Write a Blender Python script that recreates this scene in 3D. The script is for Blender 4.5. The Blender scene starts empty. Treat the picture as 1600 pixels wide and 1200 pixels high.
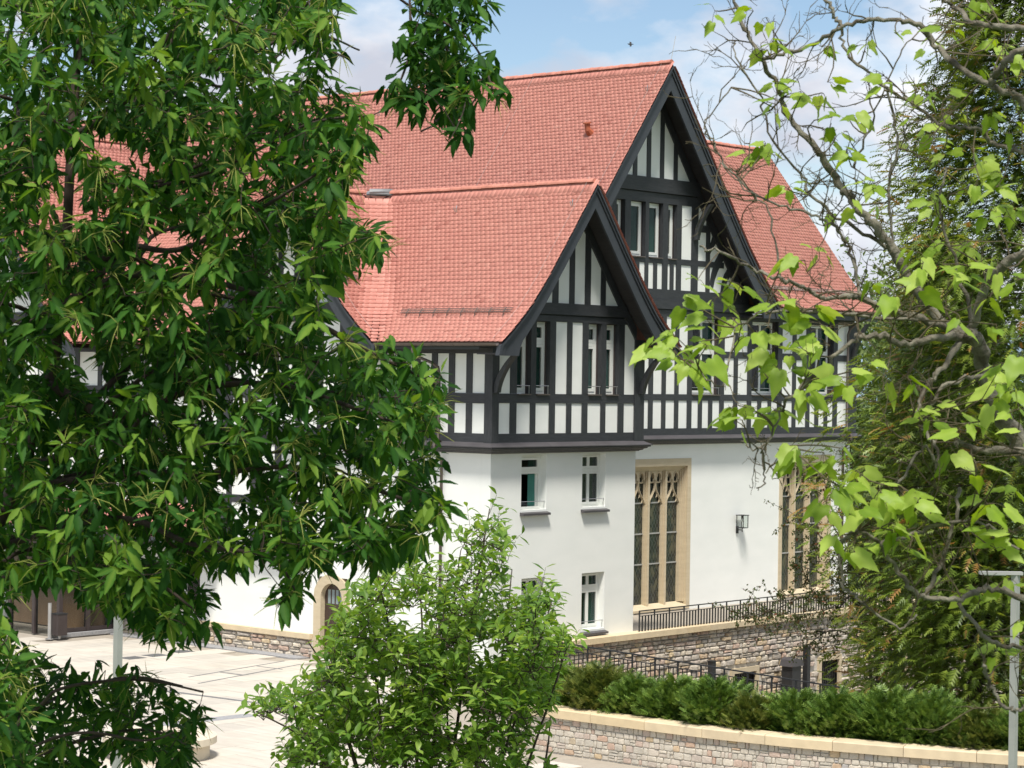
import bpy, bmesh, math, random
import numpy as np
from mathutils import Vector, Matrix

random.seed(11); rng = np.random.default_rng(11)
sc = bpy.context.scene
COL = sc.collection
R = math.radians

# ------------------------------------------------------------------ camera
# world axes: +X along the gabled front, +Y away from it along the side wall, Z up, eye level Z = 0
F_PX, ROLL, HOR = 3570.0, 0.0149, 595.0
VIEW = np.array([0.748, 0.664]); VIEW /= np.linalg.norm(VIEW)
RIGHT = np.array([VIEW[1], -VIEW[0]])
EYE = np.array([-47.49, -42.907])
cam_d = bpy.data.cameras.new('camera'); cam = bpy.data.objects.new('camera', cam_d); COL.objects.link(cam)
cam_d.sensor_width = 36.0; cam_d.lens = 36.0 * F_PX / 1600.0
cam_d.shift_y = -(600.0 - HOR) / 1600.0
cam_d.clip_start = 0.3; cam_d.clip_end = 6000
cam_d.dof.use_dof = True; cam_d.dof.focus_distance = 66.0; cam_d.dof.aperture_fstop = 13.0
_r = Vector((RIGHT[0], RIGHT[1], 0)); _u = Vector((0, 0, 1)); _v = Vector((VIEW[0], VIEW[1], 0))
cx = _r * math.cos(ROLL) + _u * math.sin(ROLL); cy = -_r * math.sin(ROLL) + _u * math.cos(ROLL); cz = -_v
m = Matrix((cx, cy, cz)).transposed().to_4x4(); m.translation = Vector((EYE[0], EYE[1], 0))
cam.matrix_world = m
sc.camera = cam

# ------------------------------------------------------------------ sky, sun, exposure
SUN = Vector((-0.36, -0.30, 0.883)).normalized()
SUN_EL = math.asin(SUN.z); SUN_AZ = math.atan2(SUN.x, SUN.y)
SKY_STRENGTH, SUN_STRENGTH, EXPOSURE = 0.13, 1.5, 1.90
world = bpy.data.worlds.new('World'); sc.world = world; world.use_nodes = True
nt = world.node_tree; nt.nodes.clear()
def wn(t, **k):
    n = nt.nodes.new(t)
    for a, b in k.items(): setattr(n, a, b)
    return n
sky = wn('ShaderNodeTexSky', sky_type='NISHITA', sun_disc=False, sun_elevation=SUN_EL, sun_rotation=SUN_AZ,
         altitude=200.0, air_density=1.0, dust_density=0.2, ozone_density=2.0)
tc = wn('ShaderNodeTexCoord'); mp = wn('ShaderNodeMapping')
mp.inputs['Scale'].default_value = (1.0, 1.0, 1.9); mp.inputs['Location'].default_value = (0.33, 0.1, 0.05)
ns = wn('ShaderNodeTexNoise'); ns.inputs['Scale'].default_value = 9.0; ns.inputs['Detail'].default_value = 7.0
ns.inputs['Roughness'].default_value = 0.52
cr = wn('ShaderNodeValToRGB'); cr.color_ramp.elements[0].position = 0.43; cr.color_ramp.elements[1].position = 0.55
ns2 = wn('ShaderNodeTexNoise'); ns2.inputs['Scale'].default_value = 14.0; ns2.inputs['Detail'].default_value = 5.0
cc = wn('ShaderNodeValToRGB')
cc.color_ramp.elements[0].position = 0.35; cc.color_ramp.elements[0].color = (1.30, 1.36, 1.56, 1)
cc.color_ramp.elements[1].position = 0.68; cc.color_ramp.elements[1].color = (2.2, 2.25, 2.35, 1)
mixc = wn('ShaderNodeMix', data_type='RGBA')
bg = wn('ShaderNodeBackground'); bg.inputs['Strength'].default_value = SKY_STRENGTH
out = wn('ShaderNodeOutputWorld')
L = nt.links.new
L(tc.outputs['Generated'], mp.inputs['Vector']); L(mp.outputs['Vector'], ns.inputs['Vector']); L(mp.outputs['Vector'], ns2.inputs['Vector'])
L(ns.outputs['Fac'], cr.inputs['Fac']); L(ns2.outputs['Fac'], cc.inputs['Fac'])
tint = wn('ShaderNodeMix', data_type='RGBA', blend_type='MULTIPLY'); tint.inputs[0].default_value = 1.0; tint.inputs[7].default_value = (0.275, 0.272, 0.268, 1)
L(sky.outputs['Color'], tint.inputs[6])
L(cr.outputs['Color'], mixc.inputs[0]); L(tint.outputs[2], mixc.inputs[6]); L(cc.outputs['Color'], mixc.inputs[7])
L(mixc.outputs[2], bg.inputs['Color']); L(bg.outputs['Background'], out.inputs['Surface'])
sun_d = bpy.data.lights.new('sun', 'SUN'); sun_d.energy = SUN_STRENGTH; sun_d.angle = R(10.0); sun_d.color = (1.0, 0.95, 0.87)
sun = bpy.data.objects.new('sun', sun_d); COL.objects.link(sun)
sun.rotation_euler = SUN.to_track_quat('Z', 'Y').to_euler(); sun.location = (0, 0, 40)
vs = sc.view_settings; vs.view_transform = 'Standard'; vs.look = 'None'; vs.gamma = 1.0; vs.exposure = EXPOSURE; vs.use_curve_mapping = False
sc.cycles.max_bounces = 6; sc.cycles.transparent_max_bounces = 12

# ------------------------------------------------------------------ materials
def new_mat(name):
    mt = bpy.data.materials.new(name); mt.use_nodes = True
    n = mt.node_tree; n.nodes.clear()
    o = n.nodes.new('ShaderNodeOutputMaterial'); b = n.nodes.new('ShaderNodeBsdfPrincipled')
    n.links.new(b.outputs[0], o.inputs['Surface'])
    return mt, n, b, o
def mat(name, c1, c2=None, rough=0.7, scale=6.0, stretch=(1, 1, 1), bump=0.0, bscale=60.0, source='noise', metal=0.0, spec=0.5, detail=4.0, stops=None, fine=0.0):
    """two colours mixed by noise / per-object random / 'tint' attribute, with fine bump"""
    mt, n, b, o = new_mat(name); ln = n.links.new
    b.inputs['Roughness'].default_value = rough; b.inputs['Metallic'].default_value = metal
    b.inputs['Specular IOR Level'].default_value = spec
    tcn = n.nodes.new('ShaderNodeTexCoord'); geo = n.nodes.new('ShaderNodeNewGeometry')
    mpn = n.nodes.new('ShaderNodeMapping'); mpn.inputs['Scale'].default_value = stretch
    ln(geo.outputs['Position'], mpn.inputs['Vector'])
    if c2 is None and stops is None: c2 = tuple(min(1, c * 0.88) for c in c1)
    ramp = n.nodes.new('ShaderNodeValToRGB'); els = ramp.color_ramp.elements
    if stops:
        els[0].position = stops[0][0]; els[0].color = (*stops[0][1], 1)
        els[1].position = stops[-1][0]; els[1].color = (*stops[-1][1], 1)
        for p, c in stops[1:-1]:
            e = els.new(p); e.color = (*c, 1)
    else:
        els[0].position = 0.3; els[0].color = (*c1, 1); els[1].position = 0.7; els[1].color = (*c2, 1)
    nz = n.nodes.new('ShaderNodeTexNoise'); nz.inputs['Scale'].default_value = scale; nz.inputs['Detail'].default_value = detail
    ln(mpn.outputs['Vector'], nz.inputs['Vector'])
    if source == 'noise': ln(nz.outputs['Fac'], ramp.inputs['Fac'])
    elif source == 'object':
        oi = n.nodes.new('ShaderNodeObjectInfo'); ln(oi.outputs['Random'], ramp.inputs['Fac'])
    else:
        at = n.nodes.new('ShaderNodeAttribute'); at.attribute_name = 'tint'; ln(at.outputs['Fac'], ramp.inputs['Fac'])
    colour = ramp.outputs['Color']
    if fine > 0 and source != 'noise':
        mx = n.nodes.new('ShaderNodeMix'); mx.data_type = 'RGBA'; mx.blend_type = 'MULTIPLY'; mx.inputs[0].default_value = 1.0
        mr = n.nodes.new('ShaderNodeMapRange'); mr.inputs['From Min'].default_value = 0.3; mr.inputs['From Max'].default_value = 0.7
        mr.inputs['To Min'].default_value = 1 - fine; mr.inputs['To Max'].default_value = 1 + fine * 0.3
        ln(nz.outputs['Fac'], mr.inputs['Value']); ln(colour, mx.inputs[6]); ln(mr.outputs[0], mx.inputs[7]); colour = mx.outputs[2]
    ln(colour, b.inputs['Base Color'])
    if bump > 0:
        bn = n.nodes.new('ShaderNodeTexNoise'); bn.inputs['Scale'].default_value = bscale; bn.inputs['Detail'].default_value = 3
        ln(mpn.outputs['Vector'], bn.inputs['Vector'])
        bp = n.nodes.new('ShaderNodeBump'); bp.inputs['Strength'].default_value = bump; bp.inputs['Distance'].default_value = 0.02
        ln(bn.outputs['Fac'], bp.inputs['Height']); ln(bp.outputs['Normal'], b.inputs['Normal'])
    return mt
def leaf_mat(name, stops, source, transl=0.35, rough=0.42, spec=0.35):
    mt, n, b, o = new_mat(name); ln = n.links.new
    ramp = n.nodes.new('ShaderNodeValToRGB'); els = ramp.color_ramp.elements
    els[0].position = stops[0][0]; els[0].color = (*stops[0][1], 1); els[1].position = stops[-1][0]; els[1].color = (*stops[-1][1], 1)
    for p, c in stops[1:-1]:
        e = els.new(p); e.color = (*c, 1)
    if source == 'object':
        fac = n.nodes.new('ShaderNodeObjectInfo').outputs['Random']
    else:
        at = n.nodes.new('ShaderNodeAttribute'); at.attribute_name = 'tint'; fac = at.outputs['Fac']
    ve = n.nodes.new('ShaderNodeAttribute'); ve.attribute_name = 'vein'; ad = n.nodes.new('ShaderNodeMath'); ad.operation = 'ADD'; ln(fac, ad.inputs[0]); ln(ve.outputs['Fac'], ad.inputs[1]); ln(ad.outputs[0], ramp.inputs['Fac'])
    b.inputs['Roughness'].default_value = rough; b.inputs['Specular IOR Level'].default_value = spec
    ln(ramp.outputs['Color'], b.inputs['Base Color'])
    tr = n.nodes.new('ShaderNodeBsdfTranslucent')
    hs = n.nodes.new('ShaderNodeHueSaturation'); hs.inputs['Saturation'].default_value = 1.1; hs.inputs['Value'].default_value = 1.5; hs.inputs['Hue'].default_value = 0.485
    ln(ramp.outputs['Color'], hs.inputs['Color']); ln(hs.outputs['Color'], tr.inputs['Color'])
    mx = n.nodes.new('ShaderNodeMixShader'); mx.inputs[0].default_value = transl
    ln(b.outputs[0], mx.inputs[1]); ln(tr.outputs[0], mx.inputs[2]); ln(mx.outputs[0], o.inputs['Surface'])
    return mt
M = {}
M['plaster'] = mat('plaster', (0.82, 0.83, 0.795), (0.77, 0.785, 0.75), 0.85, 0.9, (1, 1, 2.2), bump=0.16, bscale=26, detail=6)
M['timber'] = mat('timber', (0.024, 0.026, 0.030), (0.040, 0.042, 0.046), 0.55, 5.0, (3, 3, 1.0), 0.35, 26)
M['beam'] = mat('beam', (0.024, 0.026, 0.030), (0.042, 0.044, 0.049), 0.55, 5.0, (0.8, 0.8, 6), 0.4, 20)
M['barge'] = mat('barge', (0.036, 0.041, 0.049), (0.046, 0.051, 0.060), 0.5, 2.0, bump=0.1, bscale=12)
M['soffit'] = mat('soffit', (0.028, 0.026, 0.028), (0.036, 0.034, 0.036), 0.6, 3.0)
M['reveal'] = mat('reveal', (0.045, 0.033, 0.032), (0.055, 0.042, 0.040), 0.5, 3.0)
M['tile'] = mat('tile', None, rough=0.72, scale=9, source='attr', fine=0.10, bump=0.1, bscale=90, stops=[
    (0.0, (0.43, 0.158, 0.122)), (0.3, (0.545, 0.218, 0.172)), (0.75, (0.59, 0.25, 0.197)), (1.0, (0.62, 0.295, 0.235))])
M['ridge'] = mat('ridge', None, rough=0.7, scale=8, source='object', fine=0.2, stops=[(0, (0.48, 0.19, 0.135)), (1, (0.60, 0.25, 0.185))])
M['terracotta'] = mat('terracotta', (0.46, 0.13, 0.06), (0.36, 0.10, 0.05), 0.7)
M['underlay'] = mat('underlay', (0.16, 0.065, 0.045), (0.13, 0.05, 0.04), 0.9)
M['lead'] = mat('lead', (0.27, 0.28, 0.29), (0.19, 0.20, 0.21), 0.6, 5.0)
M['flashing'] = mat('flashing', (0.060, 0.056, 0.060), (0.080, 0.075, 0.079), 0.5, 1.5)
M['gutter'] = mat('gutter', (0.10, 0.082, 0.072), (0.13, 0.105, 0.09), 0.4, 3.0, metal=0.3)
M['white_frame'] = mat('white_frame', (0.80, 0.81, 0.77), (0.77, 0.78, 0.74), 0.4)
M['steel'] = mat('steel', (0.52, 0.52, 0.52), (0.44, 0.44, 0.44), 0.35, metal=0.8)
M['black_metal'] = mat('black_metal', (0.018, 0.019, 0.020), (0.028, 0.028, 0.030), 0.5)
M['grey_metal'] = mat('grey_metal', (0.36, 0.36, 0.34), (0.30, 0.30, 0.29), 0.5, 3.0)
M['curtain'] = mat('curtain', (0.07, 0.26, 0.21), (0.05, 0.19, 0.16), 0.8, 2.0)
M['net_curtain'] = mat('net_curtain', (0.30, 0.36, 0.36), (0.20, 0.25, 0.25), 0.8, 2.0)
M['dark_room'] = mat('dark_room', (0.012, 0.012, 0.012), (0.016, 0.015, 0.015), 0.9)  # near-black: the shade of unlit interiors is put into the colour
M['sandstone'] = mat('sandstone', (0.57, 0.48, 0.335), (0.50, 0.415, 0.28), 0.8, 2.5, (1, 1, 4), 0.15, 50)
M['sandstone_piece'] = mat('sandstone_piece', None, rough=0.8, scale=4, source='object', fine=0.12, bump=0.15, bscale=50, stops=[(0, (0.63, 0.50, 0.31)), (0.5, (0.67, 0.55, 0.37)), (1, (0.60, 0.49, 0.33))])
M['mortar'] = mat('mortar', (0.62, 0.58, 0.51), (0.54, 0.50, 0.44), 0.95, 8.0, bump=0.3, bscale=60)
M['rubble'] = mat('rubble', None, rough=0.9, scale=7, source='object', fine=0.35, bump=0.6, bscale=22, stops=[
    (0.0, (0.46, 0.40, 0.33)), (0.25, (0.60, 0.53, 0.44)), (0.45, (0.67, 0.59, 0.47)), (0.62, (0.50, 0.45, 0.40)), (0.78, (0.54, 0.38, 0.29)), (0.9, (0.66, 0.53, 0.34)), (1.0, (0.38, 0.35, 0.32))])
M['mosaic'] = mat('mosaic', None, rough=0.9, scale=7, source='object', fine=0.2, bump=0.4, bscale=25, stops=[
    (0.0, (0.50, 0.46, 0.39)), (0.35, (0.56, 0.51, 0.43)), (0.65, (0.60, 0.54, 0.45)), (0.80, (0.52, 0.44, 0.38)), (0.90, (0.54, 0.38, 0.29)), (0.96, (0.57, 0.45, 0.28)), (1.0, (0.42, 0.41, 0.41))])
M['mosaic_attr'] = mat('mosaic_attr', None, rough=0.9, scale=7, source='attr', fine=0.2, bump=0.4, bscale=25, stops=[
    (0.0, (0.50, 0.46, 0.39)), (0.35, (0.56, 0.51, 0.43)), (0.65, (0.60, 0.54, 0.45)), (0.80, (0.52, 0.44, 0.38)), (0.90, (0.54, 0.38, 0.29)), (0.96, (0.57, 0.45, 0.28)), (1.0, (0.42, 0.41, 0.41))])
M['slab'] = mat('slab', None, rough=0.8, scale=3.0, stretch=(1.6, 0.35, 1), source='object', fine=0.13, stops=[(0, (0.51, 0.465, 0.395)), (0.5, (0.57, 0.52, 0.445)), (1, (0.46, 0.425, 0.37))])
M['paving_base'] = mat('paving_base', (0.36, 0.32, 0.26), (0.32, 0.28, 0.23), 0.9, 4.0)
M['setts'] = mat('setts', (0.24, 0.24, 0.25), (0.34, 0.34, 0.34), 0.9, 14.0)
M['drain'] = mat('drain', (0.13, 0.13, 0.13), (0.18, 0.18, 0.18), 0.7, 9.0)
M['concrete'] = mat('concrete', (0.64, 0.56, 0.43), (0.58, 0.51, 0.39), 0.8, 3.0)
M['soil'] = mat('soil', (0.05, 0.04, 0.03), (0.08, 0.06, 0.04), 0.95, 5.0)
M['grass'] = mat('grass', (0.09, 0.15, 0.045), (0.13, 0.19, 0.07), 0.95, 1.5, bump=0.5, bscale=12)
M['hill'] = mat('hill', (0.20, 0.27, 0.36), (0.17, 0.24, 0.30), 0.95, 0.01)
M['door_wood'] = mat('door_wood', (0.045, 0.028, 0.022), (0.065, 0.04, 0.03), 0.5, 8.0, (1, 1, 0.2), 0.3, 30)
M['wood_warm'] = mat('wood_warm', (0.33, 0.21, 0.12), (0.26, 0.16, 0.09), 0.6, 3.0, (1, 1, 0.2))
M['bark_dark'] = mat('bark_dark', (0.030, 0.020, 0.014), (0.060, 0.042, 0.030), 0.9, 18.0, (1, 1, 0.3), 0.6, 40)
M['bark_grey'] = mat('bark_grey', (0.058, 0.045, 0.030), (0.22, 0.205, 0.155), 0.9, 14.0, (1, 1, 1), 0.8, 45, detail=6)
M['twig'] = mat('twig', (0.055, 0.042, 0.022), (0.10, 0.08, 0.04), 0.8, 10.0)
def glass_mat(name, tint, mix, rough=0.03):
    mt, n, b, o = new_mat(name)
    b.inputs['Base Color'].default_value = (*tint, 1); b.inputs['Roughness'].default_value = rough
    b.inputs['Specular IOR Level'].default_value = 0.6
    t = n.nodes.new('ShaderNodeBsdfTransparent'); t.inputs['Color'].default_value = (0.97, 0.99, 0.98, 1)
    mx = n.nodes.new('ShaderNodeMixShader'); mx.inputs[0].default_value = mix
    n.links.new(t.outputs[0], mx.inputs[1]); n.links.new(b.outputs[0], mx.inputs[2]); n.links.new(mx.outputs[0], o.inputs['Surface'])
    return mt
M['glass'] = glass_mat('glass', (0.01, 0.013, 0.012), 0.35)
M['clear_glass'] = glass_mat('clear_glass', (0.3, 0.3, 0.3), 0.06)
def leaded_mat():
    """leaded lights: dark antique panes in a diamond lattice of lead cames"""
    mt, n, b, o = new_mat('leaded_glass'); ln = n.links.new
    geo = n.nodes.new('ShaderNodeNewGeometry'); sx = n.nodes.new('ShaderNodeSeparateXYZ'); ln(geo.outputs['Position'], sx.inputs[0])
    def mth(op, a, bb=None):
        k = n.nodes.new('ShaderNodeMath'); k.operation = op
        for i, q in enumerate((a, bb)):
            if q is None: continue
            if isinstance(q, (int, float)): k.inputs[i].default_value = q
            else: ln(q, k.inputs[i])
        return k.outputs[0]
    u = mth('MULTIPLY', sx.outputs['X'], 6.0); v = mth('MULTIPLY', sx.outputs['Z'], 3.4)
    a = mth('ABSOLUTE', mth('SUBTRACT', mth('FRACT', mth('ADD', u, v)), 0.5))
    c = mth('ABSOLUTE', mth('SUBTRACT', mth('FRACT', mth('SUBTRACT', u, v)), 0.5))
    lead = mth('LESS_THAN', mth('MINIMUM', a, c), 0.05)
    fl = n.nodes.new('ShaderNodeCombineXYZ'); ln(mth('FLOOR', mth('ADD', u, v)), fl.inputs[0]); ln(mth('FLOOR', mth('SUBTRACT', u, v)), fl.inputs[1])
    wnz = n.nodes.new('ShaderNodeTexWhiteNoise'); ln(fl.outputs[0], wnz.inputs['Vector'])
    rp = n.nodes.new('ShaderNodeValToRGB'); e = rp.color_ramp.elements
    e[0].color = (0.012, 0.015, 0.014, 1); e[1].color = (0.09, 0.085, 0.05, 1)
    q = e.new(0.5); q.color = (0.022, 0.032, 0.026, 1)
    ln(wnz.outputs['Value'], rp.inputs['Fac'])
    mx = n.nodes.new('ShaderNodeMix'); mx.data_type = 'RGBA'; ln(lead, mx.inputs[0]); ln(rp.outputs['Color'], mx.inputs[6]); mx.inputs[7].default_value = (0.085, 0.09, 0.085, 1)
    ln(mx.outputs[2], b.inputs['Base Color']); b.inputs['Roughness'].default_value = 0.22
    bp = n.nodes.new('ShaderNodeBump'); bp.inputs['Strength'].default_value = 0.25; bp.inputs['Distance'].default_value = 0.02
    ln(wnz.outputs['Value'], bp.inputs['Height']); ln(bp.outputs['Normal'], b.inputs['Normal'])
    return mt
M['leaded'] = leaded_mat()
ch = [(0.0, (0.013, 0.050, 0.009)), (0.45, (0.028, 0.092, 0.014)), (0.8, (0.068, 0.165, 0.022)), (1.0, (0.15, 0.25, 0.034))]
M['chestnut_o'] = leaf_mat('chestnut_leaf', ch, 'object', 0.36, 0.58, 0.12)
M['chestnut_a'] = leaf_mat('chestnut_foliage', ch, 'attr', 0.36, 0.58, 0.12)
M['catkin'] = mat('catkin', (0.16, 0.20, 0.03), (0.24, 0.25, 0.05), 0.8)
ct = [(0.0, (0.15, 0.25, 0.022)), (0.5, (0.25, 0.37, 0.04)), (1.0, (0.37, 0.48, 0.09))]
M['catalpa_o'] = leaf_mat('catalpa_leaf', ct, 'object', 0.40, 0.5)
M['catalpa_a'] = leaf_mat('catalpa_foliage', ct, 'attr', 0.40, 0.5)
sh = [(0.0, (0.062, 0.145, 0.022)), (0.5, (0.135, 0.245, 0.036)), (1.0, (0.27, 0.39, 0.07))]
M['shrub_o'] = leaf_mat('shrub_leaf', sh, 'object', 0.42, 0.45, 0.25)
M['shrub_a'] = leaf_mat('shrub_foliage', sh, 'attr', 0.42, 0.45, 0.25)
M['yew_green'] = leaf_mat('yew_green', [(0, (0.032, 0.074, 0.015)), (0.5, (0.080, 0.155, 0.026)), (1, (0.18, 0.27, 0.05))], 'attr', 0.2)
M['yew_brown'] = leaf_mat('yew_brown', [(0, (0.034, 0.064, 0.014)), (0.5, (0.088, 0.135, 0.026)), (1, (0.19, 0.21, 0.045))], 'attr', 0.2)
M['small_leaf'] = leaf_mat('small_leaf', [(0, (0.035, 0.055, 0.014)), (0.7, (0.075, 0.105, 0.025)), (0.92, (0.11, 0.13, 0.04)), (1, (0.16, 0.06, 0.025))], 'attr', 0.3)
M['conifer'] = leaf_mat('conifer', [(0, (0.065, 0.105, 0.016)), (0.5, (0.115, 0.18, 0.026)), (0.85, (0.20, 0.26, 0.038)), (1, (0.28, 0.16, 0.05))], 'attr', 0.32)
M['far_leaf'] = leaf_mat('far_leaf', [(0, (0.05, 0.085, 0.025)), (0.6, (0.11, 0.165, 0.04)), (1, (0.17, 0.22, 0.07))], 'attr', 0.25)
M['bird'] = mat('bird', (0.02, 0.02, 0.02), (0.03, 0.03, 0.03), 0.8)

# ------------------------------------------------------------------ object helpers
ROOT_LOC = {}
def thing(name, label, cat, loc, group=None):
    o = bpy.data.objects.new(name, None); COL.objects.link(o); o.location = loc; o.empty_display_size = 0.3
    o['label'] = label; o['category'] = cat
    if group: o['group'] = group
    ROOT_LOC[o.name] = np.array(loc, float)
    return o
def root_off(p):
    while p is not None and p.parent is not None: p = p.parent
    return ROOT_LOC.get(p.name, np.zeros(3)) if p is not None else np.zeros(3)
def link(name, me, parent=None, label=None, kind=None):
    o = bpy.data.objects.new(name, me); COL.objects.link(o)
    if parent is not None: o.parent = parent
    if label: o['label'] = label
    if kind: o['kind'] = kind
    return o
def obj(name, verts, faces, mt, parent=None, label=None, kind=None, tint=None, smooth=False):
    """one mesh object; verts are given in world coordinates"""
    me = bpy.data.meshes.new(name)
    v = np.asarray(verts, float).reshape(-1, 3) - root_off(parent)
    me.from_pydata(v.tolist(), [], [tuple(int(i) for i in f) for f in faces])
    if tint is not None:
        a = me.attributes.new('tint', 'FLOAT', 'POINT'); a.data.foreach_set('value', np.asarray(tint, np.float32))
    if smooth: me.polygons.foreach_set('use_smooth', [True] * len(me.polygons))
    me.materials.append(M[mt] if isinstance(mt, str) else mt)
    me.update()
    return link(name, me, parent, label, kind)
def obj_np(name, verts, loops, starts, totals, mt, parent=None, kind=None, tint=None, smooth=False):
    me = bpy.data.meshes.new(name); v = np.asarray(verts, np.float32) - root_off(parent).astype(np.float32)
    me.vertices.add(len(v)); me.vertices.foreach_set('co', v.ravel())
    me.loops.add(len(loops)); me.loops.foreach_set('vertex_index', np.asarray(loops, np.int32))
    me.polygons.add(len(starts)); me.polygons.foreach_set('loop_start', np.asarray(starts, np.int32)); me.polygons.foreach_set('loop_total', np.asarray(totals, np.int32))
    if smooth: me.polygons.foreach_set('use_smooth', np.ones(len(starts), bool))
    if tint is not None:
        a = me.attributes.new('tint', 'FLOAT', 'POINT'); a.data.foreach_set('value', np.asarray(tint, np.float32))
    me.materials.append(M[mt]); me.update(); me.validate()
    return link(name, me, parent, None, kind)
class MB:
    def __init__(s): s.v = []; s.f = []
    def add(s, v, f):
        k = len(s.v); s.v += [tuple(map(float, p)) for p in v]; s.f += [tuple(k + i for i in q) for q in f]
    def box(s, x0, x1, y0, y1, z0, z1):
        s.add([(x0, y0, z0), (x1, y0, z0), (x1, y1, z0), (x0, y1, z0), (x0, y0, z1), (x1, y0, z1), (x1, y1, z1), (x0, y1, z1)],
              [(3, 2, 1, 0), (4, 5, 6, 7), (0, 1, 5, 4), (1, 2, 6, 5), (2, 3, 7, 6), (3, 0, 4, 7)])
    def prism(s, poly, d):
        """polygon of 3-D points extruded by vector d"""
        n = len(poly); d = np.array(d, float)
        s.add([tuple(p) for p in poly] + [tuple(np.array(p) + d) for p in poly],
              [tuple(range(n))[::-1], tuple(range(n, 2 * n))] + [(i, (i + 1) % n, n + (i + 1) % n, n + i) for i in range(n)])
    def tube(s, pts, rad, seg=6, cap=True):
        pts = [np.array(p, float) for p in pts]; n = len(pts)
        rad = [rad] * n if np.isscalar(rad) else list(rad)
        base = []; up = None
        for i in range(n):
            t = pts[min(i + 1, n - 1)] - pts[max(i - 1, 0)]; t /= (np.linalg.norm(t) + 1e-9)
            if up is None:
                up = np.array([0, 0, 1.0]) if abs(t[2]) < 0.9 else np.array([1.0, 0, 0])
            a = np.cross(t, up); a /= (np.linalg.norm(a) + 1e-9); b = np.cross(a, t); up = b
            base += [pts[i] + rad[i] * (math.cos(2 * math.pi * k / seg) * a + math.sin(2 * math.pi * k / seg) * b) for k in range(seg)]
        f = [(i * seg + k, i * seg + (k + 1) % seg, (i + 1) * seg + (k + 1) % seg, (i + 1) * seg + k) for i in range(n - 1) for k in range(seg)]
        if cap: f += [tuple(range(seg))[::-1], tuple(range((n - 1) * seg, n * seg))]
        s.add(base, f)
    def build(s, name, mt, parent=None, label=None, kind=None, smooth=False):
        return obj(name, s.v, s.f, mt, parent, label, kind, smooth=smooth)
def box(name, x0, x1, y0, y1, z0, z1, mt, parent=None, label=None, kind=None):
    b = MB(); b.box(x0, x1, y0, y1, z0, z1); return b.build(name, mt, parent, label, kind)
def struct(name, mb, mt): return mb.build(name, mt, None, None, 'structure')
def at(px, py, depth):
    """real point at a given distance along the view axis, read off the photograph when surveying the site"""
    x, y = px - 800.0, py - HOR
    a = (x * math.cos(ROLL) + y * math.sin(ROLL)) / F_PX; b = (-x * math.sin(ROLL) + y * math.cos(ROLL)) / F_PX
    p = EYE + depth * (VIEW + RIGHT * a)
    return np.array([p[0], p[1], -b * depth])
def clip(poly, a, b, c):
    """keep the part of a 2-D polygon where a*u + b*v <= c"""
    outp = []
    for i in range(len(poly)):
        p, q = poly[i], poly[(i + 1) % len(poly)]
        dp, dq = a * p[0] + b * p[1] - c, a * q[0] + b * q[1] - c
        if dp <= 0: outp.append(p)
        if dp * dq < 0:
            t = dp / (dp - dq); outp.append((p[0] + t * (q[0] - p[0]), p[1] + t * (q[1] - p[1])))
    return outp
class Plane:
    """facade plane: u along, v up, w inwards"""
    def __init__(s, axis, c): s.axis, s.c = axis, c
    def P(s, u, v, w=0.0): return (u, s.c + w, v) if s.axis == 'Y' else (s.c + w, u, v)
    def box(s, mb, u0, u1, v0, v1, w0, w1):
        if s.axis == 'Y': mb.box(u0, u1, s.c + w0, s.c + w1, v0, v1)
        else: mb.box(s.c + w0, s.c + w1, u0, u1, v0, v1)
    def ibox(s, name, u0, u1, v0, v1, w0, w1, mt, parent):
        mb = MB(); s.box(mb, min(u0, u1), max(u0, u1), v0, v1, w0, w1); return mb.build(name, mt, parent)
    def poly(s, name, pts, w0, w1, mt, parent):
        mb = MB(); d = np.array(s.P(0, 0, w1)) - np.array(s.P(0, 0, w0))
        mb.prism([s.P(u, v, w0) for u, v in pts], d); return mb.build(name, mt, parent)
    def wall(s, mb, u0, u1, v0, v1, holes, t=0.35, w=0.0):
        us = sorted({u0, u1, *[h[0] for h in holes], *[h[1] for h in holes]}); vs_ = sorted({v0, v1, *[h[2] for h in holes], *[h[3] for h in holes]})
        us = [u for u in us if u0 <= u <= u1]; vs_ = [q for q in vs_ if v0 <= q <= v1]
        for i in range(len(us) - 1):
            for j in range(len(vs_) - 1):
                uc, vc = (us[i] + us[i + 1]) / 2, (vs_[j] + vs_[j + 1]) / 2
                if any(h[0] < uc < h[1] and h[2] < vc < h[3] for h in holes): continue
                mb.add([s.P(us[i], vs_[j], w), s.P(us[i + 1], vs_[j], w), s.P(us[i + 1], vs_[j + 1], w), s.P(us[i], vs_[j + 1], w)], [(0, 1, 2, 3)])
        for a, b, c, d in holes:
            for (p, q) in (((a, c), (b, c)), ((b, c), (b, d)), ((b, d), (a, d)), ((a, d), (a, c))):
                mb.add([s.P(*p, w), s.P(*q, w), s.P(*q, w + t), s.P(*p, w + t)], [(0, 1, 2, 3)])
        for (p, q) in (((u0, v0), (u1, v0)), ((u1, v0), (u1, v1)), ((u1, v1), (u0, v1)), ((u0, v1), (u0, v0))):
            mb.add([s.P(*p, w), s.P(*q, w), s.P(*q, w + t), s.P(*p, w + t)], [(0, 1, 2, 3)])
def share(name, me, mtx_loc, parent, scale=None, rot=None, label=None):
    o = link(name, me, parent, label)
    o.location = tuple(np.array(mtx_loc, float) - root_off(parent))
    if scale is not None: o.scale = scale
    if rot is not None: o.rotation_euler = rot
    return o
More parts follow.
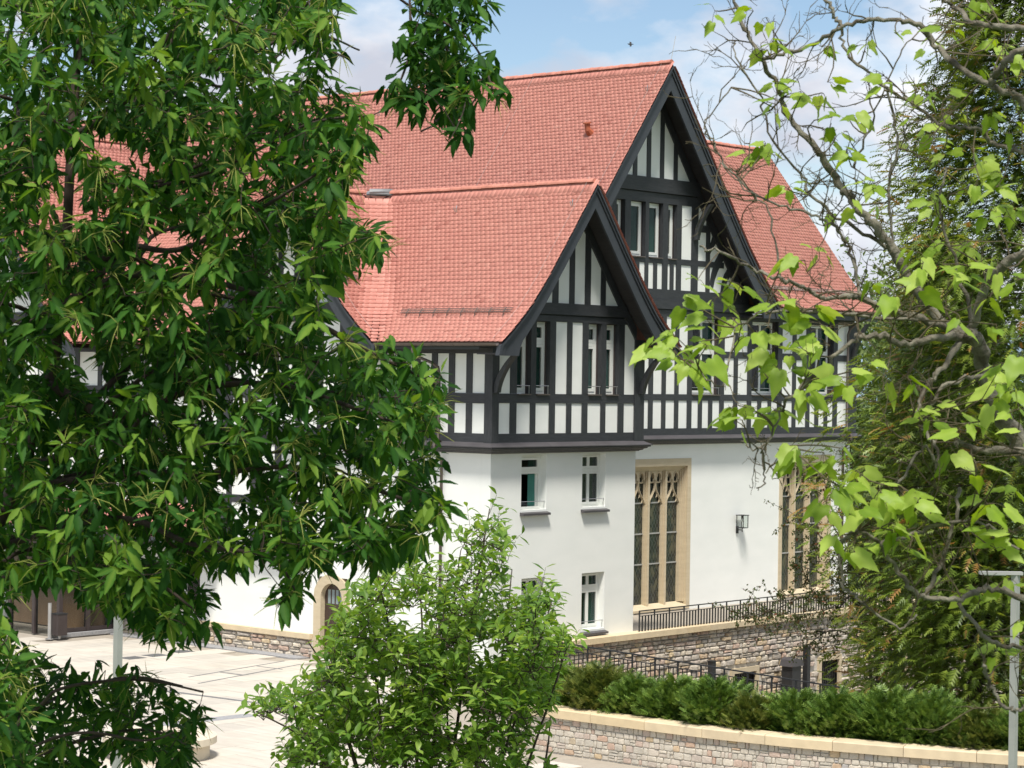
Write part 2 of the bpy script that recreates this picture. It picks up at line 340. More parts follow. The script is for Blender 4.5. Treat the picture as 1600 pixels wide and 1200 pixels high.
def sweep(mb, path, prof, closed=False):
    """profile [(out, z)] swept along plan path (out = left-hand side of travel reversed), mitred"""
    n = len(path); rows = []
    for i in range(n):
        p = np.array(path[i], float)
        def nrm(a, b):
            t = np.array(b, float) - np.array(a, float); t /= np.linalg.norm(t); return np.array([t[1], -t[0]])
        if i == 0: d = nrm(path[0], path[1])
        elif i == n - 1: d = nrm(path[-2], path[-1])
        else:
            a, b = nrm(path[i - 1], path[i]), nrm(path[i], path[i + 1]); d = (a + b) / (1 + a @ b)
        rows.append([(p[0] + d[0] * o, p[1] + d[1] * o, z) for o, z in prof])
    k = len(prof)
    mb.add([q for r in rows for q in r], [(i * k + j, (i + 1) * k + j, (i + 1) * k + (j + 1) % k, i * k + (j + 1) % k) for i in range(n - 1) for j in range(k)]
           + [tuple(range(k)), tuple(range((n - 1) * k, n * k))[::-1]])


# ------------------------------------------------------------------ the half-timbered house
HOUSE = thing('half_timbered_house', 'large white house with black timber framing, steep red tiled roofs and stepped gables', 'house', (3.25, 0.0, -8.4))
B, BT = Plane('Y', 0.0), Plane('Y', -0.15)
S, ST = Plane('X', 0.0), Plane('X', -0.15)
G, GT = Plane('Y', 4.6), Plane('Y', 4.45)
# roof profiles: horizontal distance from the ridge -> height
P1 = ([0, 1.2, 2.2, 2.9, 3.5, 4.05], [5.76, 4.16, 2.86, 2.05, 1.51, 1.05])
P2 = ([0, 3.6, 4.5, 5.3, 6.0, 6.45], [10.62, 5.85, 4.70, 3.80, 3.10, 2.68])
P3 = ([0, 3.9, 4.6, 5.2], [9.12, 4.15, 3.33, 2.75])
P5 = ([0, 5.2, 6.0, 6.7], [8.6, 2.2, 1.45, 1.0])
def prof(P, d): return float(np.interp(d, P[0], P[1]))

# --- windows
def window(pl, u0, u1, v0, v1, w, parent=HOUSE, casements=1, transom=None, curtain=(0.45, 1.0), cmat='curtain', sill=None, rail=True, opened=False, dark_room=True, rail_w=None):
    fm = MB(); fr = 0.055 if casements == 2 else 0.075
    for a in ((u0, u0 + fr, v0, v1), (u1 - fr, u1, v0, v1), (u0 + fr, u1 - fr, v0, v0 + fr), (u0 + fr, u1 - fr, v1 - fr, v1)): pl.box(fm, *a, w, w + 0.08)
    panes = []
    levels = [(v0 + fr, v1 - fr)]
    if transom:
        pl.box(fm, u0 + fr, u1 - fr, transom - 0.05, transom + 0.05, w - 0.012, w + 0.08)
        levels = [(v0 + fr, transom - 0.05), (transom + 0.05, v1 - fr)]
    cw = (u1 - u0 - 2 * fr) / casements
    for k in range(casements):
        a, b = u0 + fr + k * cw, u0 + fr + (k + 1) * cw
        for li, (c, d) in enumerate(levels):
            if opened and li == 0: continue
            sf = 0.055 if casements == 2 else 0.075; g = 0.004
            for q in ((a + g, a + sf, c + g, d - g), (b - sf, b - g, c + g, d - g), (a + sf, b - sf, c + g, c + sf + 0.02), (a + sf, b - sf, d - sf, d - g)): pl.box(fm, *q, w - 0.016, w + 0.05)
            panes.append((a + sf, b - sf, c + sf + 0.02, d - sf))
    win = fm.build('window', 'white_frame', parent)
    for q in panes: pl.ibox('pane', *q, w + 0.012, w + 0.02, 'glass', win)
    if opened:   # casement swung inwards, seen nearly edge-on at the right
        c, d = levels[0]; mb = MB()
        for q in ((0, 0.055, c, d), (cw * casements - 0.055, cw * casements, c, d), (0.055, cw * casements - 0.055, c, c + 0.06), (0.055, cw * casements - 0.055, d - 0.055, d)):
            pl.box(mb, u1 - fr - 0.06, u1 - fr - 0.01, q[2], q[3], w + 0.05 + q[0], w + 0.05 + q[1])
        mb.build('open_casement', 'white_frame', win)
        pl.ibox('pane', u1 - fr - 0.04, u1 - fr - 0.032, c + 0.06, d - 0.055, w + 0.105, w + cw * casements, 'glass', win)
    if curtain:
        mb = MB(); n = 14; a = u0 + fr + (u1 - u0 - 2 * fr) * curtain[0]; b = u0 + fr + (u1 - u0 - 2 * fr) * curtain[1]
        pts = [(a + (b - a) * i / n, w + 0.10 + 0.022 * math.sin(i * 2.1)) for i in range(n + 1)]
        for (p, q) in zip(pts[:-1], pts[1:]): mb.add([pl.P(p[0], v0 + 0.03, p[1]), pl.P(q[0], v0 + 0.03, q[1]), pl.P(q[0], v1 - 0.03, q[1]), pl.P(p[0], v1 - 0.03, p[1])], [(0, 1, 2, 3)])
        mb.build('curtain', cmat, win)
    if dark_room:
        mb = MB(); e = 0.3
        for (p, q) in (((u0, v0), (u1, v0)), ((u1, v0), (u1, v1)), ((u1, v1), (u0, v1)), ((u0, v1), (u0, v0))):
            mb.add([pl.P(*p, w + 0.08), pl.P(*q, w + 0.08), pl.P(*q, w + 0.9), pl.P(*p, w + 0.9)], [(0, 1, 2, 3)])
        mb.add([pl.P(u0, v0, w + 0.9), pl.P(u1, v0, w + 0.9), pl.P(u1, v1, w + 0.9), pl.P(u0, v1, w + 0.9)], [(0, 1, 2, 3)])
        mb.build('dark_backing', 'dark_room', win)  # backing box whose dark colour stands in for interior shade
    if sill == 'brown':
        pl.ibox('window_sill', u0 - 0.0, u1 + 0.0, v0 - 0.04, v0 - 0.003, -0.05, w, 'gutter', win)
    elif sill == 'slate':
        mb = MB(); d = 0.14
        poly = [(-d, v0 - 0.16), (-d, v0 - 0.10), (w, v0 - 0.005), (w, v0 - 0.16)]
        pts = [pl.P(u0 - 0.05, q[1], q[0]) for q in poly]
        mb.prism(pts, np.array(pl.P(u1 + 0.06, 0, 0)) - np.array(pl.P(u0 - 0.05, 0, 0))); mb.build('window_sill', 'flashing', win)
    if rail:
        mb = MB(); rw = 0.02 if rail_w is None else rail_w; z = v0 + 0.23
        mb.tube([pl.P(u0, z, rw), pl.P(u1, z, rw)], 0.011, 6); mb.tube([pl.P(u1 - 0.03, z, rw), pl.P(u1 - 0.03, v0 - 0.02, rw)], 0.008, 6)
        mb.build('guard_rail', 'steel', win)
    return win
def reveal(pl, u0, u1, v0, v1, w0, w1, mt='reveal', parent=HOUSE):
    mb = MB(); e = 0.004
    pl.box(mb, u0, u0 + 0.02, v0, v1, w0, w1); pl.box(mb, u1 - 0.02, u1, v0, v1, w0, w1); pl.box(mb, u0 + 0.02, u1 - 0.02, v1 - 0.02, v1, w0, w1)
    mb.build('window_reveal', mt, parent)

# --- timber frame helpers
def timber(name, pl, u0, u1, v0, v1, w0=0.0, w1=0.15, mt='timber', parent=HOUSE): return pl.ibox(name, u0, u1, v0, v1, w0, w1, mt, parent)
def panel(pl, u0, u1, v0, v1, under=None, w0=0.03, parent=HOUSE):
    poly = [(u0, v0), (u1, v0), (u1, v1), (u0, v1)]
    for c in (under or []): poly = clip(poly, *c)
    if len(poly) >= 3: pl.poly('infill_panel', poly, w0, 0.12, 'plaster', parent)
def stud_cut(pl, u0, u1, v0, v1, under, name='timber_stud', w0=0.0):
    poly = [(u0, v0), (u1, v0), (u1, v1), (u0, v1)]
    for c in under: poly = clip(poly, *c)
    if len(poly) >= 3: pl.poly(name, poly, w0, 0.14, 'timber', HOUSE)

# ---- projecting gabled wing: plastered lower storeys
holes = [(1.31, 2.40, -3.68, -2.11), (4.01, 5.09, -3.68, -2.11), (1.38, 2.42, -7.20, -5.63), (4.06, 5.11, -7.29, -5.62)]
mb = MB(); B.wall(mb, 0.0, 6.5, -10.8, -1.80, holes, 0.36); mb.build('front_wall', 'plaster', HOUSE)
for i, (a, b, c, d) in enumerate(holes):
    window(B, a + 0.002, b - 0.002, c + 0.004, d - 0.004, 0.24, casements=1 if i == 0 else 2, transom=d - 0.50, curtain=(0.62, 1) if i == 0 else (0.45, 1) if i != 1 else (0.3, 1), cmat='net_curtain' if i in (1,) else 'curtain', sill='slate', opened=(i == 0), rail_w=0.05)
mb = MB(); side_holes = [(12.3, 14.1, -7.25, -5.9)]
S.wall(mb, 0.363, 8.6, -8.75, -1.80, [(5.65, 6.95, -8.42, -5.95)], 0.36); mb.build('side_wall', 'plaster', HOUSE)
mb = MB(); S.wall(mb, 8.603, 17.0, -7.78, -5.2, side_holes, 0.36, 0.002); mb.build('side_wall', 'plaster', HOUSE)
mb = MB(); mb.box(6.14, 6.5, 0.362, 4.6, -10.8, -1.8); mb.build('return_wall', 'plaster', HOUSE)
window(S, 12.302, 14.098, -7.246, -5.904, 0.2, casements=2, curtain=None, rail=False)
S.ibox('stone_sill', 12.1, 14.3, -7.42, -7.255, -0.10, 0.19, 'sandstone', HOUSE)

# cornices: sloped metal flashing pieces over a dark moulding
CM = [(0.0, -1.83), (0.33, -1.885), (0.33, -1.915), (0.27, -1.93), (0.25, -1.965), (0.18, -1.985), (0.155, -2.02), (0.09, -2.035), (0.07, -2.058), (0.0, -2.06)]
def cornice(path, dz, cuts, name='cornice', scale=1.0):
    mb = MB(); sweep(mb, path, [(o * scale, z + dz) for o, z in CM]); c = mb.build(name, 'timber', HOUSE)
    fp = [(0.13, -1.735 + dz), (0.37, -1.852 + dz), (0.37, -1.878 + dz), (0.13, -1.80 + dz)]
    for (p, q) in zip(path[:-1], path[1:]):
        p, q = np.array(p, float), np.array(q, float); ln = np.linalg.norm(q - p); n = max(1, round(ln / cuts)); t = (q - p) / ln
        for k in range(n):
            e0 = 0.37 if k == 0 else 0.0; e1 = 0.37 if k == n - 1 else 0.0
            if (p == np.array(path[0])).all(): e0 = 0
            if (q == np.array(path[-1])).all(): e1 = 0
            a, b = p + t * (ln * k / n + 0.004), p + t * (ln * (k + 1) / n - 0.004)
            nr = np.array([t[1], -t[0]]); vv = []
            for (pt, ex, sg) in ((a, e0, -1), (b, e1, 1)):
                for o, z in fp: vv.append((*(pt + nr * o + t * sg * (ex * o / 0.37)), z))
            m2 = MB(); m2.add(vv, [(0, 1, 5, 4), (1, 2, 6, 5), (2, 3, 7, 6), (3, 0, 4, 7), (0, 1, 2, 3), (7, 6, 5, 4)]); m2.build('flashing_piece', 'flashing', c)
cornice([(0, 8.6), (0, 0), (6.5, 0), (6.5, 4.3)], 0.0, 2.15)
cornice([(6.5, 4.6), (25.2, 4.6), (25.2, 9)], -0.02, 2.1)
cornice([(0.0, 17.0), (0.0, 7.4)], -3.42, 2.0)

# ---- wing front: timber storey
FS = [(-0.17, 0.12), (0.62, 0.89), (1.485, 1.71), (2.31, 2.565), (3.08, 3.30), (3.78, 4.03), (4.64, 4.86), (5.45, 5.72), (6.22, 6.67)]
for i, (a, b) in enumerate(FS):
    if i in (0, len(FS) - 1): timber('corner_post', BT, a, b, -1.76, 1.28, -0.02, 0.28)
    else:
        timber('timber_stud', BT, a, b, -1.49, -0.63); timber('timber_stud', BT, a, b, -0.36, 1.72)
timber('sill_beam', BT, 0.122, 6.218, -1.75, -1.492, 0.004, 0.16, 'beam'); timber('timber_rail', BT, 0.122, 6.218, -0.628, -0.362, 0.004, 0.16, 'beam')
timber('head_beam', BT, 0.46, 6.04, 1.722, 1.89, 0.0, 0.16, 'beam'); timber('collar_beam', BT, 0.72, 5.78, 1.93, 2.26, -0.05, 0.16, 'beam')
timber('collar_beam', BT, 0.7, 5.8, 1.892, 1.928, 0.05, 0.16, 'timber')
roofline1 = lambda off: [(-1.333, 1.0, 5.76 - off - 1.333 * 3.25), (1.333, 1.0, 5.76 - off + 1.333 * 3.25)]
for k, ((a, b), (c, d)) in enumerate(zip(FS[:-1], FS[1:])):
    panel(BT, b, c, -1.492, -0.628)
    if k in (1, 2, 5, 6):
        reveal(BT, b, c, -0.36, 1.72, 0.152, 0.20)
        window(BT, b + 0.021, c - 0.021, -0.36, 1.70, 0.20, casements=1, transom=1.10, curtain=(0.25, 1.0), sill='brown')
    else: panel(BT, b, c, -0.362, 1.722, [(1.6, 1.0, 1.6 * 6.0 + 1.62)] if k == 7 else None)
GS = [(1.72, 1.93), (2.40, 2.65), (3.15, 3.37), (3.85, 4.10), (4.58, 4.80)]
edges = [0.9] + [q for s in GS for q in s] + [5.6]
for a, b in GS: stud_cut(BT, a, b, 2.26, 5.4, roofline1(0.40))
for i in range(0, len(edges), 2): panel(BT, edges[i], edges[i + 1], 2.262, 5.2, roofline1(0.62))
for sg in (-1, 1):   # rafters lying against the gable wall
    pl_ = [(3.25 + sg * d, prof(P1, d) - o) for d, o in ((0, 0.28), (2.2, 0.28), (3.0, 0.30), (3.0, 0.70), (2.2, 0.66), (0, 0.66))]
    BT.poly('gable_rafter', pl_, -0.03, 0.10, 'timber', HOUSE)

# ---- wing side: timber storey
SS = [(0.15 - 0.03, 0.12), (0.62, 0.85), (1.30, 1.53), (1.98, 2.20), (2.66, 2.89), (3.34, 3.58), (4.02, 4.26), (4.62, 5.06), (5.75, 5.98), (6.68, 6.92), (7.6, 7.86), (8.9, 9.14), (9.9, 10.14), (10.72, 11.16)]
for i, (a, b) in enumerate(SS):
    if i == 0: continue
    timber('timber_stud' if i not in (7, 13) else 'corner_post', ST, a, b, -1.49, -0.65, -0.02 if i in (7, 13) else 0); timber('timber_stud' if i not in (7, 13) else 'corner_post', ST, a, b, -0.36, 0.75 if i < 7 else (1.25 if i in (7, 13) else 1.70), -0.02 if i in (7, 13) else 0)
timber('sill_beam', ST, 0.13, 11.1, -1.75, -1.492, 0.004, 0.16, 'beam'); timber('timber_rail', ST, 0.13, 11.1, -0.648, -0.362, 0.004, 0.16, 'beam')
timber('head_beam', ST, 0.13, 4.7, 0.752, 1.05, -0.02, 0.16, 'beam'); timber('head_beam', ST, 5.1, 10.68, 1.72, 1.93, 0.0, 0.16, 'beam'); timber('collar_beam', ST, 5.36, 10.42, 1.934, 2.26, -0.05, 0.16, 'beam')
roofline3 = lambda off: [(-1.333, 1.0, 5.76 - off - 1.333 * 7.89), (1.333, 1.0, 5.76 - off + 1.333 * 7.89)]
for k, ((a, b), (c, d)) in enumerate(zip(SS[:-1], SS[1:])):
    panel(ST, b, c, -1.492, -0.648)
    if k in (9, 10):
        reveal(ST, b, c, -0.36, 1.72, 0.152, 0.26); window(ST, b + 0.021, c - 0.021, -0.36, 1.70, 0.26, casements=2, transom=1.1, sill='brown')
    else: panel(ST, b, c, -0.362, 0.752 if k < 7 else 1.722)
GS3 = [(6.3, 6.52), (7.1, 7.32), (7.79, 8.0), (8.5, 8.72), (9.2, 9.42)]
edges = [5.5] + [q for s in GS3 for q in s] + [10.3]
for a, b in GS3: stud_cut(ST, a, b, 2.26, 5.4, roofline3(0.40))
for i in range(0, len(edges), 2): panel(ST, edges[i], edges[i + 1], 2.262, 5.2, roofline3(0.62))
# lower timbered part of the side wall beyond the gable
LS = [(8.62, 8.9), (9.75, 9.98), (10.85, 11.1), (11.9, 12.15), (13.0, 13.25), (14.1, 14.35), (15.2, 15.45), (16.6, 17.0)]
for a, b in LS: timber('timber_stud', S, a, b, -5.12, -2.07, -0.02, 0.1); 
timber('sill_beam', S, 8.6, 17.0, -5.2, -5.1, -0.03, 0.1, 'beam'); timber('timber_rail', S, 8.6, 17.0, -3.9, -3.66, -0.018, 0.1, 'beam'); timber('head_beam', S, 8.6, 17.0, -2.06, -1.70, -0.03, 0.1, 'beam')
for (a, b), (c, d) in zip(LS[:-1], LS[1:]):
    panel(S, b, c, -5.1, -3.9, None, 0.0); panel(S, b, c, -3.66, -2.06, None, 0.0)
# farther stretch of the side wall and its big cross gable
FSd = [(11.2, 11.45), (12.4, 12.62), (13.6, 13.82), (14.8, 15.02), (16.0, 16.22), (17.2, 17.42), (18.4, 18.65), (19.9, 20.15), (21.4, 21.65), (22.6, 22.85), (24.2, 24.6), (25.6, 25.82), (26.9, 27.3), (28.4, 28.65), (29.8, 30.1), (31.0, 31.4)]
for a, b in FSd: timber('timber_stud', ST, a, b, -1.75, 1.75 if 18.8 < a < 30.5 else 0.98)
for z0, z1, nm in ((-1.78, -1.5, 'sill_beam'), (-0.65, -0.36, 'timber_rail'), (0.75, 0.98, 'timber_rail'), (1.75, 2.1, 'head_beam')): timber(nm, ST, 11.17 if z0 < 1.5 else 19.3, 31.5 if z0 < 1.5 else 29.7, z0, z1, -0.004, 0.16, 'beam')
for k, ((a, b), (c, d)) in enumerate(zip(FSd[:-1], FSd[1:])):
    panel(ST, b, c, -1.5, -0.65)
    if k in (9, 11): window(ST, b, c, -0.36, 0.75, 0.1, casements=2, sill='brown'); panel(ST, b, c, 0.98, 1.75)
    else:
        panel(ST, b, c, -0.36, 0.75)
        if 18.8 < b < 30: panel(ST, b, c, 0.98, 1.75)
mb = MB(); mb.add([(-0.1, 19.5, 2.1), (-0.1, 29.5, 2.1), (-0.1, 24.5, 8.1)], [(0, 1, 2)]); mb.build('gable_wall', 'plaster', HOUSE)
mb = MB(); S.wall(mb, 17.0, 40.0, -8.7, -1.78, [], 0.3, 0.0); mb.build('side_wall', 'plaster', HOUSE)

# ---- main front: plaster hall below, two timbered storeys and gable above
gw1, gw2 = (12.02, 15.36, -7.72, -2.56), (20.64, 23.98, -7.72, -2.56)
mb = MB(); G.wall(mb, 6.5, 25.2, -10.8, -1.80, [gw1, gw2], 0.5); mb.build('front_wall', 'plaster', HOUSE)
mb = MB(); mb.box(24.8, 25.2, 5.1, 14.0, -10.8, 2.7); mb.build('end_wall', 'plaster', HOUSE)
LOWP = [(6.9, 7.4), (7.62, 8.1), (8.32, 8.8), (9.02, 9.5), (9.72, 10.2), (10.42, 10.9), (11.12, 11.6), (11.82, 12.3), (12.52, 12.76), (13.0, 13.48), (13.70, 14.19), (14.41, 14.90), (15.15, 15.53), (15.75, 16.12), (16.34, 16.76), (17.01, 17.58), (17.81, 18.39), (18.64, 19.03), (19.25, 19.66), (19.86, 20.24), (20.51, 21.17), (21.40, 22.04), (22.29, 22.63), (22.87, 23.23), (23.46, 23.81), (24.09, 24.83)]
WINC = [(15.15, 16.76), (18.64, 20.24), (22.29, 23.81)]
prev = 6.5
for a, b in LOWP + [(25.2, 25.2)]:
    corner = a >= 25.2
    nm = 'corner_post' if corner else 'timber_stud'
    timber(nm, GT, prev, a if not corner else 25.36, -1.53 if not corner else -1.77, -0.59, 0 if not corner else -0.02, 0.15 if not corner else 0.4)
    inside = any(w[0] < (prev + a) / 2 < w[1] for w in WINC)
    if not inside: timber(nm, GT, prev, a if not corner else 25.36, -0.37 if not corner else -0.59, 2.25, 0 if not corner else -0.02, 0.15 if not corner else 0.4)
    if not corner:
        panel(GT, a, b, -1.532, -0.588)
        if not any(w[0] - 0.01 < (a + b) / 2 < w[1] + 0.01 for w in WINC): panel(GT, a, b, -0.372, 2.25)
    prev = b
for a, b in ((17.01, 18.39), (20.51, 22.04), (24.09, 24.83)): timber('timber_rail', GT, a, b, 0.90, 1.13, 0.003, 0.14, 'beam')
for a, b in WINC:
    reveal(GT, a, b, -0.37, 2.25, 0.152, 0.26)
    window(GT, a + 0.021, b - 0.021, -0.37, 2.22, 0.26, casements=2, transom=1.13, curtain=(0.5, 1.0), sill='brown')
for z0, z1, nm, w0, u0, u1 in ((-1.79, -1.532, 'sill_beam', 0.004, 6.5, 25.18), (-0.588, -0.372, 'timber_rail', 0.004, 6.5, 25.18), (2.252, 2.46, 'head_beam', 0.0, 6.5, 25.18), (2.50, 2.80, 'collar_beam', -0.06, 6.6, 18.7), (2.464, 2.496, 'collar_beam', 0.05, 6.6, 18.7),
                               (2.804, 3.16, 'sill_beam', 0.0, 6.9, 18.4), (4.02, 4.22, 'timber_rail', 0.004, 8.4, 16.9), (6.05, 6.36, 'head_beam', 0.0, 9.6, 15.7), (6.40, 6.88, 'collar_beam', -0.06, 9.9, 15.4), (6.362, 6.398, 'collar_beam', 0.05, 9.7, 15.6)):
    timber(nm, GT, u0, u1, z0, z1, w0, 0.16, 'beam')
X2 = 12.65
rl2 = lambda off: [(-1.325, 1.0, 10.62 - off - 1.325 * X2), (1.325, 1.0, 10.62 - off + 1.325 * X2)]
G2 = [(10.32, 10.53), (11.05, 11.26), (11.77, 11.98), (12.50, 12.71), (13.22, 13.43), (13.97, 14.18)]
edges = [9.9] + [q for s in G2 for q in s] + [15.3]
for a, b in G2: stud_cut(GT, a, b, 6.88, 10.1, rl2(0.45))
for i in range(0, len(edges), 2): panel(GT, edges[i], edges[i + 1], 6.882, 9.9, rl2(0.72))
MS = [(9.42, 9.72), (10.1, 10.35), (10.62, 10.92), (11.37, 11.67), (12.46, 12.65), (13.41, 13.70), (14.18, 14.45), (15.02, 15.39), (15.86, 16.08)]
for a, b in MS: stud_cut(GT, a, b, 4.22, 6.05, rl2(0.55)); stud_cut(GT, a, b, 3.16, 4.02, rl2(0.55))
for k, ((a, b), (c, d)) in enumerate(zip(MS[:-1], MS[1:])):
    if k in (2, 3, 4, 5):
        reveal(GT, b, c, 4.22, 6.05, 0.152, 0.18); window(GT, b + 0.021, c - 0.021, 4.22, 6.03, 0.18, casements=1, curtain=(0.35, 0.95), sill='brown', rail=False)
        mid = (b + c) / 2; timber('timber_stud', GT, mid - 0.1, mid + 0.1, 3.162, 4.018); panel(GT, b, mid - 0.1, 3.16, 4.02); panel(GT, mid + 0.1, c, 3.16, 4.02)
    else:
        panel(GT, b, c, 4.22, 6.05, rl2(0.72)); panel(GT, b, c, 3.16, 4.02, rl2(0.72))
for a, b in ((15.39, 15.86), (9.72, 10.1)): timber('timber_rail', GT, a, b, 5.2, 5.45, 0.003, 0.14, 'beam')
for sg in (-1, 1):
    f = lambda u: X2 + sg * (u - X2)
    pl_ = [(f(16.08), 3.16), (f(18.3), 3.16), (f(18.3), 5.7), (f(16.08), 5.7)]
    for c in rl2(0.72): pl_ = clip(pl_, *c)
    if len(pl_) >= 3: GT.poly('infill_panel', pl_, 0.03, 0.12, 'plaster', HOUSE)
    for nm, o, i in (('curved_brace', [(16.02, 4.62), (16.2, 5.05), (16.5, 5.42)], [(16.06, 4.45), (16.3, 4.75), (16.6, 5.05)]),
                     ('curved_brace', [(16.10, 3.45), (16.18, 3.80), (16.35, 4.2), (16.62, 4.54), (16.95, 4.80)], [(16.28, 3.30), (16.38, 3.62), (16.56, 3.92), (16.80, 4.24), (17.15, 4.50)]),
                     ('curved_brace', [(16.72, 3.16), (16.80, 3.50), (16.94, 3.82), (17.15, 4.04), (17.42, 4.20)], [(16.95, 3.16), (17.0, 3.38), (17.13, 3.61), (17.34, 3.80), (17.6, 3.92)]),
                     ('curved_brace', [(17.5, 3.16), (17.58, 3.40), (17.72, 3.55), (17.95, 3.7)], [(17.70, 3.16), (17.76, 3.26), (17.9, 3.36), (18.1, 3.42)])):
        GT.poly(nm, [(f(u), v) for u, v in o] + [(f(u), v) for u, v in i[::-1]], 0.005, 0.14, 'timber', HOUSE)
    pp = [(X2 + sg * d, prof(P2, d) - q) for d, q in ((0, 0.3), (3.6, 0.3), (5.4, 0.34), (5.4, 0.85), (3.6, 0.78), (0, 0.76))]
    GT.poly('gable_rafter', pp, -0.03, 0.10, 'timber', HOUSE)

# ---- knee braces under the gable feet and jetty ends
def knee(pl, u, v0, v1, out, t=0.16, flip=1):
    """curved bracket standing out from the wall (w negative) below the barge foot"""
    n = 8; o, i = [], []
    for k in range(n + 1):
        q = k / n; o.append((-0.02 - out * q ** 2.0, v0 + (v1 - v0) * q)); i.append((-0.02 - 0.12 - out * q ** 2.2 * 1.0 if 0 else -0.16 - out * max(0, q - .0) ** 1.6, v0 + 0.02 + (v1 - v0) * q))
    mb = MB(); pts = [pl.P(u, v, w) for w, v in o] + [pl.P(u, v, w) for w, v in i[::-1]]
    mb.prism(pts, np.array(pl.P(u + t, 0, 0)) - np.array(pl.P(u, 0, 0))); mb.build('knee_brace', 'timber', HOUSE)
knee(BT, -0.12, -0.35, 0.70, 0.62); knee(BT, 6.40, -0.35, 0.74, 0.62); knee(ST, 4.72, -0.35, 0.70, 0.62); knee(ST, 10.95, -0.35, 0.70, 0.62)
knee(GT, 15.1, 4.9, 6.1, 0.6); knee(GT, 24.95, 1.0, 2.3, 0.6)

# ---- roofs
TW = 0.18
tile_o = np.array([(-.0893, .36), (.0893, .36), (.0893, .033), (.072, .019), (.040, .005), (0, 0), (-.040, .005), (-.072, .019), (-.0893, .033)])
def tiles(name, parent, Pp, Tt, Gg, length=None, lift=0.038, W=None):
    """beaver-tail tiles: points P (bottom of tile), T along the course, G up the slope"""
    Pp, Tt, Gg = map(lambda a: np.asarray(a, float), (Pp, Tt, Gg)); n = len(Pp)
    N = np.cross(Tt, Gg); N /= np.linalg.norm(N, axis=1)[:, None]; N *= np.sign(N[:, 2])[:, None]
    o = tile_o.copy(); W = np.ones(n) if W is None else np.asarray(W, float)
    if length: o[:2, 1] = length
    h = lift * (1 - o[:, 1] / o[0, 1]) + 0.006
    rot = rng.normal(0, 0.006, n); jl = rng.normal(0, 0.0025, n); ju = rng.normal(0, 0.0018, (n, 2))
    u = o[:, 0][None] * W[:, None] + ju[:, :1] + rot[:, None] * o[:, 1][None]; v = o[:, 1][None] + ju[:, 1:] - rot[:, None] * o[:, 0][None]
    hh = h[None] + jl[:, None]
    top = Pp[:, None] + u[..., None] * Tt[:, None] + v[..., None] * Gg[:, None] + hh[..., None] * N[:, None]
    low = top[:, 2:] - 0.021 * N[:, None]
    V = np.concatenate([top, low], 1); k = 16
    loops0 = list(range(9)); tot0 = [9]
    for i in range(6): loops0 += [2 + i, 9 + i, 10 + i, 3 + i]; tot0.append(4)
    loops0 = np.array(loops0); tot0 = np.array(tot0)
    loops = (loops0[None] + (np.arange(n) * k)[:, None]).ravel(); tot = np.tile(tot0, n); starts = np.concatenate([[0], np.cumsum(tot)[:-1]])
    t = np.clip(rng.normal(0.55, 0.13, n), 0, 1)
    bad = rng.random(n) < 0.012; t[bad] = rng.random(bad.sum()) * 0.12
    return obj_np(name, V.reshape(-1, 3), loops, starts, tot, 'tile', parent, 'stuff', np.repeat(t, k))
def courses(P, step=0.155):
    d = np.array(P[0]); z = np.array(P[1]); seg = np.hypot(np.diff(d), np.diff(z)); cum = np.concatenate([[0], np.cumsum(seg)]); tot = cum[-1]
    outp = []; s = 0.0
    while s < tot - 0.02:
        q = tot - s; dd = np.interp(q, cum, d); zz = np.interp(q, cum, z); e = 0.05
        d2 = np.interp(max(q - e, 0), cum, d); z2 = np.interp(max(q - e, 0), cum, z); g = np.array([dd - d2, z2 - zz]); g /= np.linalg.norm(g)
        outp.append((tot - s, dd, zz, g)); s += step
    return outp
def bond(a, b, odd):
    """centres and widths of one course between a and b, half tiles at the ends of every other course"""
    e = [a] + ([a + TW / 2] if odd else []); 
    while e[-1] + TW < b - 0.02: e.append(e[-1] + TW)
    e.append(b); return [((p + q) / 2, (q - p) / TW) for p, q in zip(e[:-1], e[1:])]
def straight_tiles(P, place, y0, y1, zmin=-99, zmax=99, dirs=None, ridge_band=True, cut=None):
    """place(d, y, z) -> point, dirs = (along, uphill horizontal)"""
    A, U = map(lambda a: np.array(a, float), dirs); Pp, Tt, Gg, Ww = [], [], [], []; rb = ([], [], [])
    for k, (q, d, z, g) in enumerate(courses(P)):
        if not zmin <= z <= zmax: continue
        a0, a1 = (y0, y1) if cut is None else cut(d, z)
        G3 = U * g[0] + np.array([0, 0, g[1]])
        if q < (0.46 if ridge_band else 0.37): continue
        for y, w_ in bond(a0, a1, k % 2): Pp.append(place(d, y, z)); Tt.append(A); Gg.append(G3); Ww.append(w_)
    if ridge_band:
        d = np.interp(0.44, np.concatenate([[0], np.cumsum(np.hypot(np.diff(P[0]), np.diff(P[1])))]), P[0]); z = prof(P, d)
        g = np.array([P[0][1] - P[0][0], P[1][0] - P[1][1]]); g /= np.linalg.norm(g); G3 = U * g[0] + np.array([0, 0, g[1]])
        for off, dz in ((0.0, 0.0), (0.09, 0.05)):
            for y in np.arange(y0 + TW / 2 + off, y1 - TW / 2 + .01, TW): rb[0].append(np.array(place(d, y, z)) + G3 * dz + np.array([0, 0, dz * 0.3])); rb[1].append(A); rb[2].append(G3)
    return (Pp, Tt, Gg, None, 0.038, Ww), rb
def sheet(name, P, place, y0, y1, parent, mt='underlay', drop=0.035, cut=None):
    mb = MB(); ds = sorted(set(list(P[0]) + list(np.linspace(0, P[0][-1], 14)))); n = len(ds)
    v = [np.array(place(d, (y0, y1)[k] if cut is None else cut(d, prof(P, d))[k], prof(P, d))) - np.array([0, 0, drop]) for k in (0, 1) for d in ds]
    mb.add(v, [(i, i + 1, n + i + 1, n + i) for i in range(n - 1)]); return mb.build(name, mt, parent)
